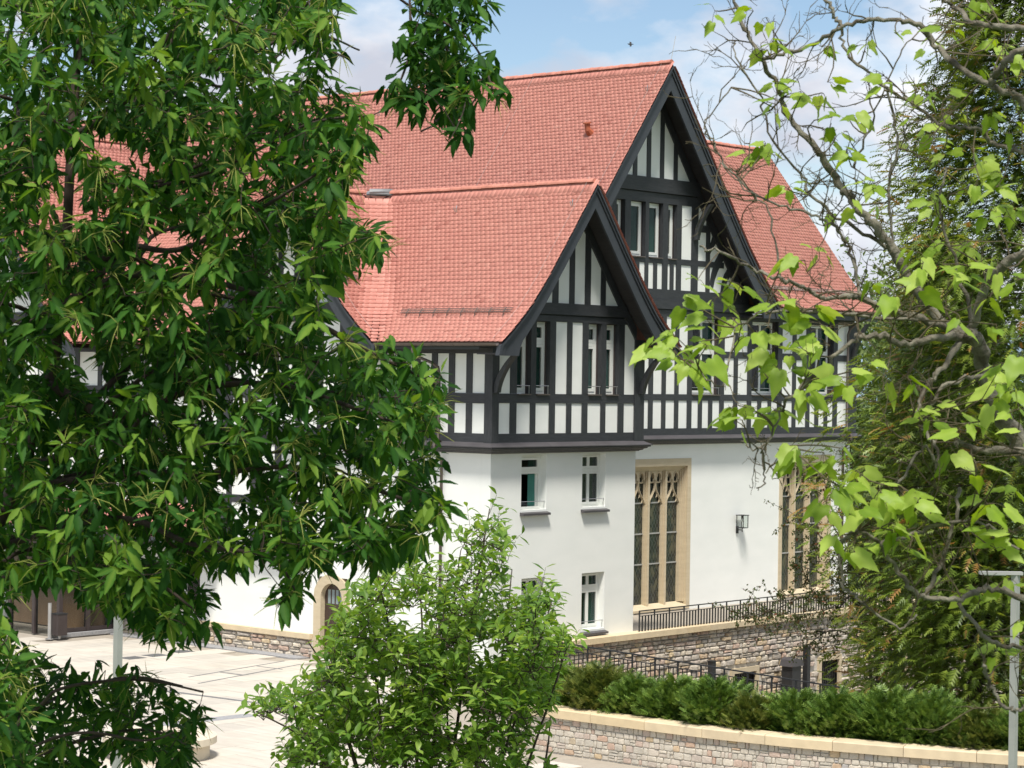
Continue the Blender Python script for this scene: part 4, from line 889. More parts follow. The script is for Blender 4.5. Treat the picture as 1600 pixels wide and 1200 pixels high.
# planter wall line (plan): runs along the plaza edge and bends away to the right
HC = np.array([(-8.05, -7.4), (-8.0, -9.0), (-7.95, -10.5), (-7.90, -12.2), (-7.80, -13.6), (-7.50, -15.4), (-6.95, -17.4), (-6.0, -19.9), (-4.9, -22.2), (-3.4, -24.8)])
cumH = np.concatenate([[0], np.cumsum(np.linalg.norm(np.diff(HC, axis=0), axis=1))])
def hp(s, off=0.0):
    """point on the planter wall at arc length s, off metres towards the plaza"""
    p = np.array([np.interp(s, cumH, HC[:, 0]), np.interp(s, cumH, HC[:, 1])]); e = 0.25
    p2 = np.array([np.interp(min(s + e, cumH[-1]), cumH, HC[:, 0]), np.interp(min(s + e, cumH[-1]), cumH, HC[:, 1])]); p1 = np.array([np.interp(max(s - e, 0), cumH, HC[:, 0]), np.interp(max(s - e, 0), cumH, HC[:, 1])])
    t = (p2 - p1) / np.linalg.norm(p2 - p1); n = np.array([t[1], -t[0]])   # travel is -Y, so the left-hand normal points to -X
    return p + n * off, t, n
mb = MB(); poly = [(-70, -60), (-8.3, -60)] + [tuple(hp(s, 0.0)[0]) for s in np.linspace(cumH[-1], 0, 14)] + [(-6.4, -6.9), (-3.0, -1.2), (-0.35, -0.4), (0.2, -0.3), (0.2, 45), (-70, 45)]
mb.add([(x, y, PZ - 0.045) for x, y in poly], [tuple(range(len(poly)))]); mb.add([(x, y, PZ - 0.045) for x, y in poly[2:]] + [(x, y, -10.95) for x, y in poly[2:]], [(i, i + 1, len(poly) - 2 + i + 1, len(poly) - 2 + i) for i in range(len(poly) - 3)])
plaza = mb.build('plaza', 'paving_base', None, None, 'structure')
# paving slabs, in running bond
sm = MB(); sm.box(-0.5, 0.5, -0.5, 0.5, -0.04, 0.0); sme = bpy.data.meshes.new('paving_slab'); sme.from_pydata(sm.v, [], sm.f); sme.materials.append(M['slab'])
cand = []
for i, y in enumerate(np.arange(-20, 20, 0.9)):
    for x in np.arange(-24 + (0.75 if i % 2 else 0), -0.7, 1.5):
        c = np.array([x + 0.75, y + 0.45]); 
        if c[1] < -6.5 and c[0] > -9.4: continue
        if c[0] > -3.2 and c[1] > 15.4: continue
        if c[0] + 0.75 > -0.62: continue
        if c[1] < -1 and c[0] > -7.2 + 0: continue
        d = (c - EYE) @ VIEW; a = (c - EYE) @ RIGHT / d; pxx, pyy = 800 + F_PX * a, HOR + F_PX * 8.4 / d
        if -60 < pxx < 900 and pyy < 1240: cand.append((d, c))
cand.sort(key=lambda q: abs(q[0] - 56))
for d, c in cand[:300]: share('paving_slab', sme, (c[0], c[1], PZ + random.uniform(-.002, .002)), plaza, scale=(1.49, 0.892, 1))
mb = MB()
for d, c in cand[300:]: mb.box(c[0] - .745, c[0] + .745, c[1] - .446, c[1] + .446, PZ - 0.04, PZ)
if cand[300:]: mb.build('paving_slabs', 'paving_base', plaza, None, 'stuff')
def inlay(pts, w, mt, name, h=0.006):
    mb = MB(); pts = [ground(*p, PZ) for p in pts]
    for p, q in zip(pts[:-1], pts[1:]):
        t = (q - p) / np.linalg.norm(q - p); n = np.array([-t[1], t[0], 0]) * w / 2; up = np.array([0, 0, h])
        mb.prism([p + n - up * 3, q + n - up * 3, q - n - up * 3, p - n - up * 3], up * 4)
    mb.build(name, mt, plaza)
inlay([(295, 1058), (444, 1033)], 0.07, 'drain', 'drain_slot'); inlay([(310, 1068), (470, 1038)], 0.07, 'drain', 'drain_slot', 0.0065); inlay([(341, 1050), (381, 1055)], 0.07, 'drain', 'drain_slot', 0.007); inlay([(402, 1041), (441, 1046)], 0.07, 'drain', 'drain_slot', 0.0075)
inlay([(240, 1077), (421, 1101)], 0.16, 'drain', 'drain_slot'); inlay([(240, 1134), (395, 1117)], 0.5, 'setts', 'sett_band'); inlay([(430, 1108), (620, 1086)], 0.5, 'setts', 'sett_band')
mb = MB(); mb.box(-0.60, -0.06, 7.2, 16.0, PZ - 0.04, PZ + 0.003); mb.build('sett_band', 'setts', plaza)
for p in ((207, 1028), (243, 1024), (283, 1018)):
    c = ground(*p, PZ); mb = MB(); mb.box(c[0] - .33, c[0] + .33, c[1] - .28, c[1] + .28, PZ - 0.03, PZ + 0.004)
    for k in range(6): mb.box(c[0] - .30, c[0] + .30, c[1] - .25 + k * .09, c[1] - .20 + k * .09, PZ + 0.0045, PZ + 0.012)
    mb.build('drain_grate', 'drain', plaza)
# far hills
def ridge_hill(lat0, lat1, dep, h, depth):
    mb = MB(); n = 40; rows = []
    for k in range(n + 1):
        l = lat0 + (lat1 - lat0) * k / n; hh = h * (0.55 + 0.45 * math.sin(math.pi * k / n)) * (0.85 + 0.15 * math.sin(k * 0.9) + 0.06 * math.sin(k * 2.3))
        rows.append([vw(l, dep, -12), vw(l, dep + depth * 0.4, hh * 0.7), vw(l, dep + depth * 0.8, hh), vw(l, dep + depth * 1.6, -12)])
    mb.add([q for r in rows for q in r], [(i * 4 + j, i * 4 + j + 1, i * 4 + j + 5, i * 4 + j + 4) for i in range(n) for j in range(3)]); struct('hills', mb, 'hill')
ridge_hill(-700, 900, 1500, 56, 400)

# ------------------------------------------------------------------ stones
def stone_mesh(name, mt, seed, jit=0.10, inset=0.82):
    r = random.Random(seed); base = [(-.5, -.36), (-.38, -.5), (.36, -.5), (.5, -.38), (.5, .36), (.38, .5), (-.36, .5), (-.5, .38)]
    o = [(x * (1 - r.random() * jit), z * (1 - r.random() * jit)) for x, z in base]; fx = [r.uniform(inset - .1, inset + .08) for _ in base]
    v = [(x, 0, z) for x, z in o] + [(x * .985, -0.6, z * .985) for x, z in o] + [(x * f, -1.0 - r.uniform(-.12, .12), z * f) for (x, z), f in zip(o, fx)] + [(r.uniform(-.1, .1), -1.1, r.uniform(-.1, .1))]
    f = [(i, (i + 1) % 8, 8 + (i + 1) % 8, 8 + i) for i in range(8)] + [(8 + i, 8 + (i + 1) % 8, 16 + (i + 1) % 8, 16 + i) for i in range(8)] + [(16 + i, 16 + (i + 1) % 8, 24) for i in range(8)]
    me = bpy.data.meshes.new(name); me.from_pydata(v, [], f); me.materials.append(M[mt]); me.update(); return me
M['rubble_attr'] = mat('rubble_attr', None, rough=0.9, scale=7, source='attr', fine=0.35, bump=0.6, bscale=22, stops=[
    (0.0, (0.46, 0.40, 0.33)), (0.25, (0.60, 0.53, 0.44)), (0.45, (0.67, 0.59, 0.47)), (0.62, (0.50, 0.45, 0.40)), (0.78, (0.54, 0.38, 0.29)), (0.9, (0.66, 0.53, 0.34)), (1.0, (0.38, 0.35, 0.32))])
RUB = [stone_mesh('rubble_stone', 'rubble', 100 + i, 0.16, 0.80) for i in range(10)]
MOS = [stone_mesh('wall_stone', 'mosaic', 200 + i, 0.05, 0.92) for i in range(10)]
def lay(length, z0, z1, hrow, wmean, r):
    """coursed random stones: list of (s, z, w, h)"""
    outp = []; z = z0
    while z < z1 - 0.03:
        h = min(hrow * r.uniform(0.75, 1.3), z1 - z); s = -r.random() * wmean
        while s < length:
            w = wmean * r.choice((0.45, 0.7, 0.9, 1.0, 1.2, 1.5)) * r.uniform(0.9, 1.1); a, b = max(s, 0), min(s + w, length)
            if b - a > 0.06:
                if r.random() < 0.14 and h > 0.11: outp.append(((a + b) / 2, z + h * .27, b - a, h * .52)); outp.append(((a + b) / 2, z + h * .77, b - a, h * .46))
                else: outp.append(((a + b) / 2, z + h / 2, b - a, h))
            s += w
        z += h
    return outp
def place_stones(stones, frame, parent, meshes, name, stuff_name, attr_mat, gap, depth, score, maxn=300):
    """frame(s) -> (point xy, angle about Z so that local -Y points outwards)"""
    stones = sorted(stones, key=score); r = random.Random(5)
    for s, z, w, h in stones[:maxn]:
        p, ang = frame(s); o = share(name, r.choice(meshes), (p[0], p[1], z), parent, scale=((w - gap) * r.choice((1, -1)), depth * r.uniform(.7, 1.3), h - gap), rot=(0, 0, ang))
    rest = stones[maxn:]
    if rest:
        V, Fc, T = [], [], []
        for s, z, w, h in rest:
            p, ang = frame(s); c, sn = math.cos(ang), math.sin(ang); me = r.choice(meshes); k = len(V); dd = depth * r.uniform(.7, 1.3)
            for q in me.vertices:
                x, y, zz_ = q.co.x * (w - gap), q.co.y * dd, q.co.z * (h - gap); V.append((p[0] + c * x - sn * y, p[1] + sn * x + c * y, z + zz_))
            T += [r.random()] * len(me.vertices); Fc += [tuple(k + i for i in pl.vertices) for pl in me.polygons]
        obj(stuff_name, V, Fc, attr_mat, parent, None, 'stuff', T)

# ---- rubble terrace wall in front of the hall
TWALL = thing('stone_terrace_wall', 'rubble stone terrace wall with sandstone coping below the tall hall windows', 'stone wall', (13.0, -0.3, -10.9))
mb = MB(); 
bw = [(11.2, 12.4, -10.3, -9.15), (16.1, 17.15, -10.3, -9.15), (20.4, 21.4, -10.4, -9.1)]
Plane('Y', -0.30).wall(mb, 2.7, 26.0, -10.9, -7.67, bw, 0.25); mb.build('wall_core', 'mortar', TWALL)
stones = lay(23.2, -10.7, -7.67, 0.165, 0.36, random.Random(3)); ok = []
for s, z, w, h in stones:
    x = 2.7 + s
    if any(a - w / 2 - .12 < x < b + w / 2 + .12 and c - h < z < d + h + .1 for a, b, c, d in bw): continue
    ok.append((s, z, w, h))
def sc_t(q):
    x = 2.7 + q[0]; vis = 4.0 < x < 18.5 and q[1] > -9.25 - max(0, (x - 12) * 0.05)
    return (0 if vis else 1, -q[2] * q[3])
place_stones(ok, lambda s: ((2.7 + s, -0.305), 0.0), TWALL, RUB, 'stone', 'far_stones', 'rubble_attr', 0.022, 0.075, sc_t)
for k in range(20): box('coping_stone', 2.72 + k * 1.17, 2.72 + (k + 1) * 1.17 - 0.008, -0.50, -0.004 if k < 3 else 0.02, -7.66, -7.49, 'sandstone_piece', TWALL)
for a, b, c, d in bw:
    mb = MB(); P_ = Plane('Y', -0.30)
    for q in ((a - .14, a, c, d), (b, b + .14, c, d), (a - .14, b + .14, d, d + .16)): P_.box(mb, *q, -0.09, 0.2)
    bwin = mb.build('basement_window', 'sandstone', TWALL); P_.ibox('pane', a, b, c, d, 0.08, 0.09, 'glass', bwin); P_.ibox('dark_backing', a, b, c, d, 0.2, 0.22, 'dark_room', bwin)  # last piece is a dark sheet standing in for basement shade
    m2 = MB()
    for x in np.arange(a + .12, b, .13): m2.tube([(x, -0.28, c), (x, -0.28, d)], 0.012, 5)
    m2.build('window_grille', 'black_metal', bwin)
box('terrace', 2.7, 26, 0.021, 4.6, -7.9, -7.75, 'paving_base', TWALL)

# ---- plinth of the side wall
PL = thing('stone_plinth', 'low rubble stone plinth with sandstone cap along the side wall by the arched door', 'stone plinth', (0.0, 11.5, -8.4))
box('plinth_core', -0.03, -0.003, 7.08, 16.2, -8.5, -7.86, 'mortar', PL)
st_ = lay(9.1, -8.42, -7.86, 0.125, 0.42, random.Random(8)); place_stones(st_, lambda s: ((-0.03, 7.1 + s), -math.pi / 2), PL, RUB, 'stone', 'far_stones', 'rubble_attr', 0.02, 0.07, lambda q: q[0])
for k in range(7): box('coping_stone', -0.15, -0.0, 7.1 + k * 1.3, 7.1 + (k + 1) * 1.3 - .008, -7.858, -7.70, 'sandstone_piece', PL)

# ---- planter wall with coping, bending round the hedge
PW = thing('curved_planter_wall', 'curved low mosaic stone wall with pale sandstone coping holding the yew hedge', 'planter wall', (*hp(6, 0)[0], -8.4))
mb = MB(); ss = np.linspace(0, cumH[-1], 40); pr = []
for s in ss:
    for off, z in ((0.0, -8.5), (0.0, -7.62), (-0.3, -7.62), (-0.3, -8.5)): pr.append((*hp(s, off)[0], z))
mb.add(pr, [(4 * i + j, 4 * i + (j + 1) % 4, 4 * i + 4 + (j + 1) % 4, 4 * i + 4 + j) for i in range(39) for j in range(4)]); mb.build('wall_core', 'mortar', PW)
st_ = lay(cumH[-1], -8.42, -7.62, 0.14, 0.18, random.Random(21))
def frH(s): p, t, n = hp(s, 0.002); return p, math.atan2(t[1], t[0])
def frH2(s):
    p, t, n = hp(s, 0.002); return p, math.atan2(n[0], -n[1])   # local -Y -> n
place_stones(st_, frH2, PW, MOS, 'stone', 'far_stones', 'mosaic_attr', 0.012, 0.03, lambda q: (0 if 1.5 < q[0] < 14.5 else 1, abs(q[0] - 8)))
k = 0; s = 0.0
while s < cumH[-1] - 0.3:
    e = min(s + 1.5, cumH[-1]) - 0.012; vv = []
    for q in np.linspace(s, e, 5):
        for off, z in ((0.11, -7.62), (0.11, -7.435), (0.09, -7.41), (-0.36, -7.40), (-0.36, -7.62)): vv.append((*hp(q, off)[0], z))
    obj('coping_stone', vv, [(5 * i + j, 5 * i + (j + 1) % 5, 5 * i + 5 + (j + 1) % 5, 5 * i + 5 + j) for i in range(4) for j in range(5)] + [(0, 1, 2, 3, 4), (24, 23, 22, 21, 20)], 'sandstone_piece', PW); s += 1.5
mb = MB(); pr = []
for s in ss:
    for off in (-0.3, -2.6): pr.append((*hp(s, off)[0], -7.66))
mb.add(pr, [(2 * i, 2 * i + 1, 2 * i + 3, 2 * i + 2) for i in range(39)]); mb.build('planting_bed', 'soil', None, None, 'structure')

# ---- railings
def railing(name, label, p0, p1, htop, post_step, nb, parent_wall=None, flat=True, bw_=0.024):
    """p0, p1: foot points; top rail, second rail, posts and balusters"""
    p0, p1 = np.array(p0, float), np.array(p1, float); t = p1 - p0; ln = np.linalg.norm(t[:2]); n = max(1, round(ln / post_step)); T = thing(name, label, 'railing', tuple((p0 + p1) / 2))
    up = np.array([0, 0, 1.0]); th = t[:2] / ln; perp = np.array([-th[1], th[0], 0])
    def rail(h, r, nm):
        a, b = p0 + up * h, p1 + up * h; mb = MB(); mb.prism([a - perp * r - up * r * .6, a + perp * r - up * r * .6, a + perp * r + up * r * .6, a - perp * r + up * r * .6], b - a); mb.build(nm, 'black_metal', T)
    rail(htop, 0.024, 'top_rail'); rail(htop - 0.155, 0.016, 'lower_rail')
    def bar_mesh(nm, wx, wy, h):
        mb = MB(); mb.box(-wx / 2, wx / 2, -wy / 2, wy / 2, 0, h); me = bpy.data.meshes.new(nm); me.from_pydata(mb.v, [], mb.f); me.materials.append(M['black_metal']); return me
    pm = bar_mesh('post', 0.035, 0.035, htop - .012); bm_ = bar_mesh('baluster', bw_, 0.016, htop - 0.165); ang = math.atan2(th[1], th[0])
    for i in range(n + 1): share('post', pm, p0 + t * i / n, T, rot=(0, 0, ang))
    for i in range(n):
        for j in range(1, nb + 1): share('baluster', bm_, p0 + t * (i + j / (nb + 1)) / n, T, rot=(0, 0, ang))
    return T
railing('terrace_railing', 'black metal railing with close set bars on the terrace wall below the hall windows', (6.53, -0.22, -7.49), (22.0, -0.22, -7.46), 0.62, 0.72, 4, bw_=0.06)
RA, RD = at(850, 1000, 55.0), at(1320, 1075, 51.5)
railing('ramp_railing', 'black metal railing with slim bars descending behind the yew hedge', (RA[0], RA[1], RA[2] - 0.66), (RD[0], RD[1], RD[2] - 0.66), 0.66, 0.60, 4, bw_=0.022)
RW = thing('retaining_wall', 'retaining wall with sandstone coping under the slim railing behind the hedge', 'retaining wall', tuple((RA + RD) / 2 - np.array([0, 0, 3.5])))
dv = RD - RA; L_ = np.linalg.norm(dv[:2]); th = dv[:2] / L_; pn = np.array([-th[1], th[0]])
for k in range(-1, 8):
    a, b = RA + dv * (k / 7), RA + dv * ((k + 1) / 7 - 0.002); za, zb = a[2] - 0.66, b[2] - 0.66
    if k == 7: b = a + dv * 0.07
    vv = [(*(p[:2] + pn * o), z + dz) for p, z in ((a, za), (b, zb)) for o, dz in ((-.2, -.15), (.2, -.15), (.2, 0), (-.2, 0))]
    obj('coping_stone', vv, [(0, 1, 2, 3), (7, 6, 5, 4), (0, 1, 5, 4), (1, 2, 6, 5), (2, 3, 7, 6), (3, 0, 4, 7)], 'sandstone_piece', RW)
a, b = RA - dv / 7, RD + dv * 0.06
vv = [(*(p[:2] + pn * o), z) for p, z0 in ((a, a[2] - .82), (b, b[2] - .82)) for o, z in ((-.15, -10.9), (.15, -10.9), (.15, z0), (-.15, z0))]
obj('wall_core', vv, [(0, 1, 2, 3), (7, 6, 5, 4), (0, 1, 5, 4), (1, 2, 6, 5), (2, 3, 7, 6), (3, 0, 4, 7)], 'mortar', RW)

# ---- street furniture
def lamp(label, px, dep):
    p = at(px, 893, dep); T = thing('street_lamp', label, 'street lamp', (p[0], p[1], PZ), 'slim square street lamps on the plaza')
    mb = MB(); mb.box(p[0] - .055, p[0] + .055, p[1] - .055, p[1] + .055, PZ, -3.10); mb.build('pole', 'grey_metal', T)
    ang = np.array([RIGHT[0], RIGHT[1], 0]); fw = np.array([VIEW[0], VIEW[1], 0]); c = np.array([p[0], p[1], -3.10]) - ang * 0.22
    mb = MB(); mb.prism([c - ang * .38 - fw * .08, c + ang * .33 - fw * .08, c + ang * .33 + fw * .08, c - ang * .38 + fw * .08], (0, 0, 0.05)); mb.build('lamp_head', 'grey_metal', T)
    mb = MB(); mb.prism([c - ang * .34 - fw * .06 - np.array([0, 0, .012]), c + ang * .05 - fw * .06 - np.array([0, 0, .012]), c + ang * .05 + fw * .06 - np.array([0, 0, .012]), c - ang * .34 + fw * .06 - np.array([0, 0, .012])], (0, 0, 0.011)); mb.build('lens', 'white_frame', T)
    mb = MB(); mb.box(p[0] - .10, p[0] + .10, p[1] - .10, p[1] + .10, PZ, PZ + 0.02); mb.build('base_plate', 'grey_metal', T)
lamp('slim grey square street lamp with flat head in front of the hedge at right', 1587, 38.0)
lamp('slim grey square street lamp pole seen through the chestnut leaves at left', 186, 38.0)
wl = thing('wall_lantern', 'small black framed glass wall lantern between the two tall hall windows', 'wall lantern', (18.10, 4.6, -5.15))
mb = MB(); mb.box(18.03, 18.13, 4.55, 4.60, -5.26, -5.0); mb.build('wall_plate', 'black_metal', wl)
mb = MB(); mb.tube([(18.08, 4.55, -5.13), (18.08, 4.36, -5.13), (18.08, 4.36, -5.03)], 0.018, 6); mb.tube([(18.08, 4.36, -5.20), (18.08, 4.36, -5.13)], 0.02, 6); mb.build('bracket', 'black_metal', wl)
mb = MB(); c = (18.08, 4.36); h = 0.14
for sx in (-1, 1):
    for sy in (-1, 1): mb.box(c[0] + sx * h - .011, c[0] + sx * h + .011, c[1] + sy * h - .011, c[1] + sy * h + .011, -5.04, -4.62)
mb.box(c[0] - h - .03, c[0] + h + .03, c[1] - h - .03, c[1] + h + .03, -4.62, -4.595)
for (a, b, cc_, d) in ((-h, h, -h - .011, -h + .011), (-h, h, h - .011, h + .011), (-h - .011, -h + .011, -h, h), (h - .011, h + .011, -h, h)): mb.box(c[0] + a, c[0] + b, c[1] + cc_, c[1] + d, -5.062, -5.041)
mb.build('lantern_frame', 'black_metal', wl)
for sx in (-1, 1): box('pane', c[0] + sx * h - .003, c[0] + sx * h + .003, c[1] - h + .012, c[1] + h - .012, -5.04, -4.62, 'clear_glass', wl)
box('pane', c[0] - h + .012, c[0] + h - .012, c[1] - h - .003, c[1] - h + .003, -5.04, -4.62, 'clear_glass', wl)
mb = MB(); mb.tube([(c[0], c[1], -4.62), (c[0], c[1], -4.72)], 0.02, 6); mb.build('socket', 'black_metal', wl)
mb = MB(); mb.tube([(c[0], c[1], -4.72), (c[0], c[1], -4.76), (c[0], c[1], -4.82), (c[0], c[1], -4.86)], [0.02, 0.04, 0.045, 0.015], 8); mb.build('bulb', 'white_frame', wl, smooth=True)
bo = thing('bollard', 'polished steel bollard in front of the glazed entrance', 'bollard', (-3.05, 15.95, PZ)); mb = MB(); mb.tube([(-3.05, 15.95, PZ), (-3.05, 15.95, PZ + 1.15)], 0.06, 12); mb.build('post', 'steel', bo, smooth=False)
mb = MB(); mb.tube([(-3.05, 15.95, PZ), (-3.05, 15.95, PZ + 0.03)], 0.13, 16); mb.build('base_flange', 'steel', bo)
bi = thing('waste_bin', 'dark brown square waste bin beside the steel bollard', 'waste bin', (-2.75, 16.0 - .15, PZ)); box('body', -2.93, -2.57, 15.68, 16.02, PZ + 0.12, PZ + 0.78, 'reveal', bi); box('lid', -2.94, -2.56, 15.67, 16.03, PZ + 0.785, PZ + 0.82, 'black_metal', bi)
mb = MB(); mb.tube([(-2.75, 15.85, PZ), (-2.75, 15.85, PZ + 0.12)], 0.05, 8); mb.build('foot', 'steel', bi)
bc = ground(250, 1150, -7.95)
be = thing('round_bench', 'round pale stone bench on the plaza half hidden by low chestnut leaves', 'bench', (bc[0], bc[1], PZ))
def ring(r0, r1, z0, z1, n=40):
    mb = MB(); v = []
    for k in range(n):
        t = 2 * math.pi * k / n
        for r_, z in ((r1, z0), (r1, z1), (r0, z1), (r0, z0)): v.append((bc[0] + r_ * math.cos(t), bc[1] + r_ * math.sin(t), z))
    mb.add(v, [(4 * k + j, 4 * k + (j + 1) % 4, 4 * ((k + 1) % n) + (j + 1) % 4, 4 * ((k + 1) % n) + j) for k in range(n) for j in range(4)]); return mb
ring(0.75, 1.25, -8.07, -7.92).build('seat', 'concrete', be); ring(0.85, 1.10, PZ, -8.071).build('base', 'concrete', be)
box_ = thing('covered_grill', 'dark blue covered box standing against the rubble terrace wall', 'covered grill', (13.67, -0.85, -10.9))
mb = MB(); mb.prism([(13.35, -1.1, -9.05), (14.0, -1.1, -9.05), (13.95, -1.1, -8.86), (13.6, -1.1, -8.78), (13.42, -1.1, -8.84)], (0, 0.5, 0)); mb.build('cover', 'flashing', box_); box('body', 13.42, 13.92, -1.05, -0.65, -10.9, -9.06, 'black_metal', box_)
for (x, zt, lb) in ((14.45, -8.5, 'tall dark square post in front of the terrace wall, right of the covered box'), (9.3, -8.55, 'short dark square post in front of the terrace wall behind the railing')):
    T = thing('dark_post', lb, 'post', (x, -0.9, -10.9)); box('shaft', x - .09, x + .09, -0.99, -0.81, -10.9, zt, 'black_metal', T); box('cap', x - .11, x + .11, -1.01, -0.79, zt + .002, zt + .03, 'black_metal', T)
# ------------------------------------------------------------------ vegetation
def unit(v): v = np.asarray(v, float); return v / (np.linalg.norm(v, axis=-1, keepdims=True) + 1e-9)
def leaf_arrays(kind, seed=0):
    """verts (x across, y along, z up), faces"""
    r = random.Random(seed)
    if kind == 'chestnut':      # long, pointed, toothed, folded along the midrib
        n = 9; V = [(0, 0, 0)]; prof_ = [0, .55, .85, 1.0, .98, .86, .66, .40, .16]
        curl = r.uniform(-.16, -.04); mid, lf, rt = [], [], []
        for i in range(n):
            y = i / (n - 1) * 0.96; w = 0.160 * prof_[i] * (1.07 if i % 2 else 0.92); z = curl * y * y + r.uniform(-.008, .008)
            mid.append((0, y, z)); lf.append((-w, y + .02, z + .055 * prof_[i])); rt.append((w, y + .02, z + .055 * prof_[i]))
        V = mid + lf + rt + [(0, 1.0, curl)]; F = []
        for i in range(n - 1): F += [(i, n + i, n + i + 1, i + 1), (i, i + 1, 2 * n + i + 1, 2 * n + i)]
        F += [(n - 1, 2 * n - 1, 3 * n), (n - 1, 3 * n, 3 * n - 1)]
    elif kind == 'catalpa':     # broad, heart-based, with three pointed lobes
        half = [(0, 0), (.16, -.09), (.34, -.05), (.43, .10), (.44, .26), (.52, .47), (.34, .52), (.26, .66), (.12, .86), (0, 1.04)]
        s = r.uniform(.9, 1.08); cup = r.uniform(.02, .12); dr = r.uniform(-.35, -.10); V, F = [], []
        z = lambda x, y: cup * abs(x) - abs(x) ** 2 * .25 + dr * max(y, 0) ** 2 + .02 * math.sin(9 * y + 5 * x + seed)
        for i_, (x, y) in enumerate(half): V.append((0, 1.04 * i_ / (len(half) - 1), z(0, 1.04 * i_ / (len(half) - 1))))
        for sg in (-1, 1):
            for i_, (x, y) in enumerate(half): V.append((sg * x * .38 * s, (y + 1.04 * i_ / (len(half) - 1)) / 2, z(x * .5, (y + 1.04 * i_ / (len(half) - 1)) / 2)))
            for x, y in half: V.append((sg * x * .70 * s, y, z(x, y)))
        n = len(half)
        for q in (0, 1):
            a, b = n + q * 2 * n, n + q * 2 * n + n
            for i in range(n - 1): F += [t_ if q else t_[::-1] for t_ in ((i, i + 1, a + i + 1, a + i), (a + i, a + i + 1, b + i + 1, b + i))]
    elif kind == 'obovate':
        pw = [0, .35, .62, .85, .95, .75, .3, 0]; n = len(pw); cv = r.uniform(-.25, .05); mid, lf, rt = [], [], []
        for i, p in enumerate(pw):
            y = i / (n - 1); zz_ = cv * y * y; mid.append((0, y, zz_)); lf.append((-.22 * p, y, zz_ + .07 * p)); rt.append((.22 * p, y, zz_ + .07 * p))
        V = mid + lf + rt; F = []
        for i in range(n - 1): F += [(i, n + i, n + i + 1, i + 1), (i, i + 1, 2 * n + i + 1, 2 * n + i)]
    elif kind == 'small':
        V = [(0, 0, 0), (-.3, .45, .08), (0, 1, -.05), (.3, .45, .08)]; F = [(0, 1, 2), (0, 2, 3)]
    elif kind == 'yew':         # short flat spray of needles
        V, F = [(-.02, 0, 0), (.02, 0, 0), (0, 1, 0)], [(0, 1, 2)]
        for k in range(4):
            y = .12 + .2 * k
            for sg in (-1, 1):
                b = len(V); V += [(0, y - .03, 0), (0, y + .13, 0), (sg * (.34 - .05 * k), y + .26, r.uniform(-.05, .08))]; F.append((b, b + 1, b + 2))
    elif kind == 'frond':       # drooping conifer spray
        V, F = [(-.03, 0, 0), (.03, 0, 0), (0, 1, -.30)], [(0, 1, 2)]
        for k in range(5):
            y = .06 + .17 * k
            for sg in (-1, 1):
                b = len(V); z0 = -.30 * y * y; V += [(0, y - .03, z0), (0, y + .15, z0), (sg * (.36 - .04 * k) * r.uniform(.8, 1.2), y + .26, z0 - r.uniform(.02, .12))]; F += [(b, b + 1, b + 2)]
    return np.array(V, float), F
def frames(Y, N):
    Y = unit(Y); X = unit(np.cross(Y, N)); Z = np.cross(X, Y); return X, Y, Z
def vein(V):
    """paler along the midrib, slightly darker towards the edge"""
    w = np.abs(V[:, 0]); return np.where(w < 1e-6, 0.16, -0.05 * w / max(w.max(), 1e-6))
def foliage(name, parent, kind, P, Y, N, size, mt, tint, nvar=4, stuff=True, parts=0, part_mt=None, part_name='leaf', rank=None):
    """leaves: the `parts` best-ranked become single objects sharing meshes, the rest one joined mesh"""
    P, Y, N, size, tint = map(lambda a: np.asarray(a, float), (P, Y, N, size, tint)); n = len(P); X, Yu, Z = frames(Y, N)
    vs_ = [leaf_arrays(kind, 31 * k + 7) for k in range(nvar)]; which = rng.integers(0, nvar, n); sel = np.zeros(n, bool)
    if parts:
        order = np.argsort(rank); sel[order[:parts]] = True
        mes = []
        for V, F in vs_:
            me = bpy.data.meshes.new(part_name); me.from_pydata(V.tolist(), [], F); me.materials.append(M[part_mt]); a_ = me.attributes.new('vein', 'FLOAT', 'POINT'); a_.data.foreach_set('value', vein(V).astype(np.float32)); me.polygons.foreach_set('use_smooth', [True] * len(me.polygons)); me.update(); mes.append(me)
        for i in np.where(sel)[0]:
            mt_ = Matrix((Vector(X[i]), Vector(Yu[i]), Vector(Z[i]))).transposed()
            share(part_name, mes[which[i]], P[i], parent, scale=(size[i],) * 3, rot=mt_.to_euler())
    VV, LL, SS_, TT, TI, VE = [], [], [], [], [], []; vo = lo = 0
    for k in range(nvar):
        idx = np.where((which == k) & ~sel)[0]
        if not len(idx): continue
        V, F = vs_[k]; m_ = len(V)
        W = P[idx, None] + size[idx, None, None] * (V[None, :, 0:1] * X[idx, None] + V[None, :, 1:2] * Yu[idx, None] + V[None, :, 2:3] * Z[idx, None])
        l0 = np.array([i for f in F for i in f]); t0 = np.array([len(f) for f in F])
        LL.append((l0[None] + (np.arange(len(idx)) * m_)[:, None]).ravel() + vo); TT.append(np.tile(t0, len(idx))); VV.append(W.reshape(-1, 3)); TI.append(np.repeat(tint[idx], m_)); VE.append(np.tile(vein(V), len(idx))); vo += len(idx) * m_
    if not VV: return
    tot = np.concatenate(TT); st = np.concatenate([[0], np.cumsum(tot)[:-1]])
    o = obj_np(name, np.concatenate(VV), np.concatenate(LL), st, tot, mt, parent, 'stuff' if stuff else None, np.concatenate(TI), smooth=True)
    a_ = o.data.attributes.new('vein', 'FLOAT', 'POINT'); a_.data.foreach_set('value', np.concatenate(VE).astype(np.float32)); return o
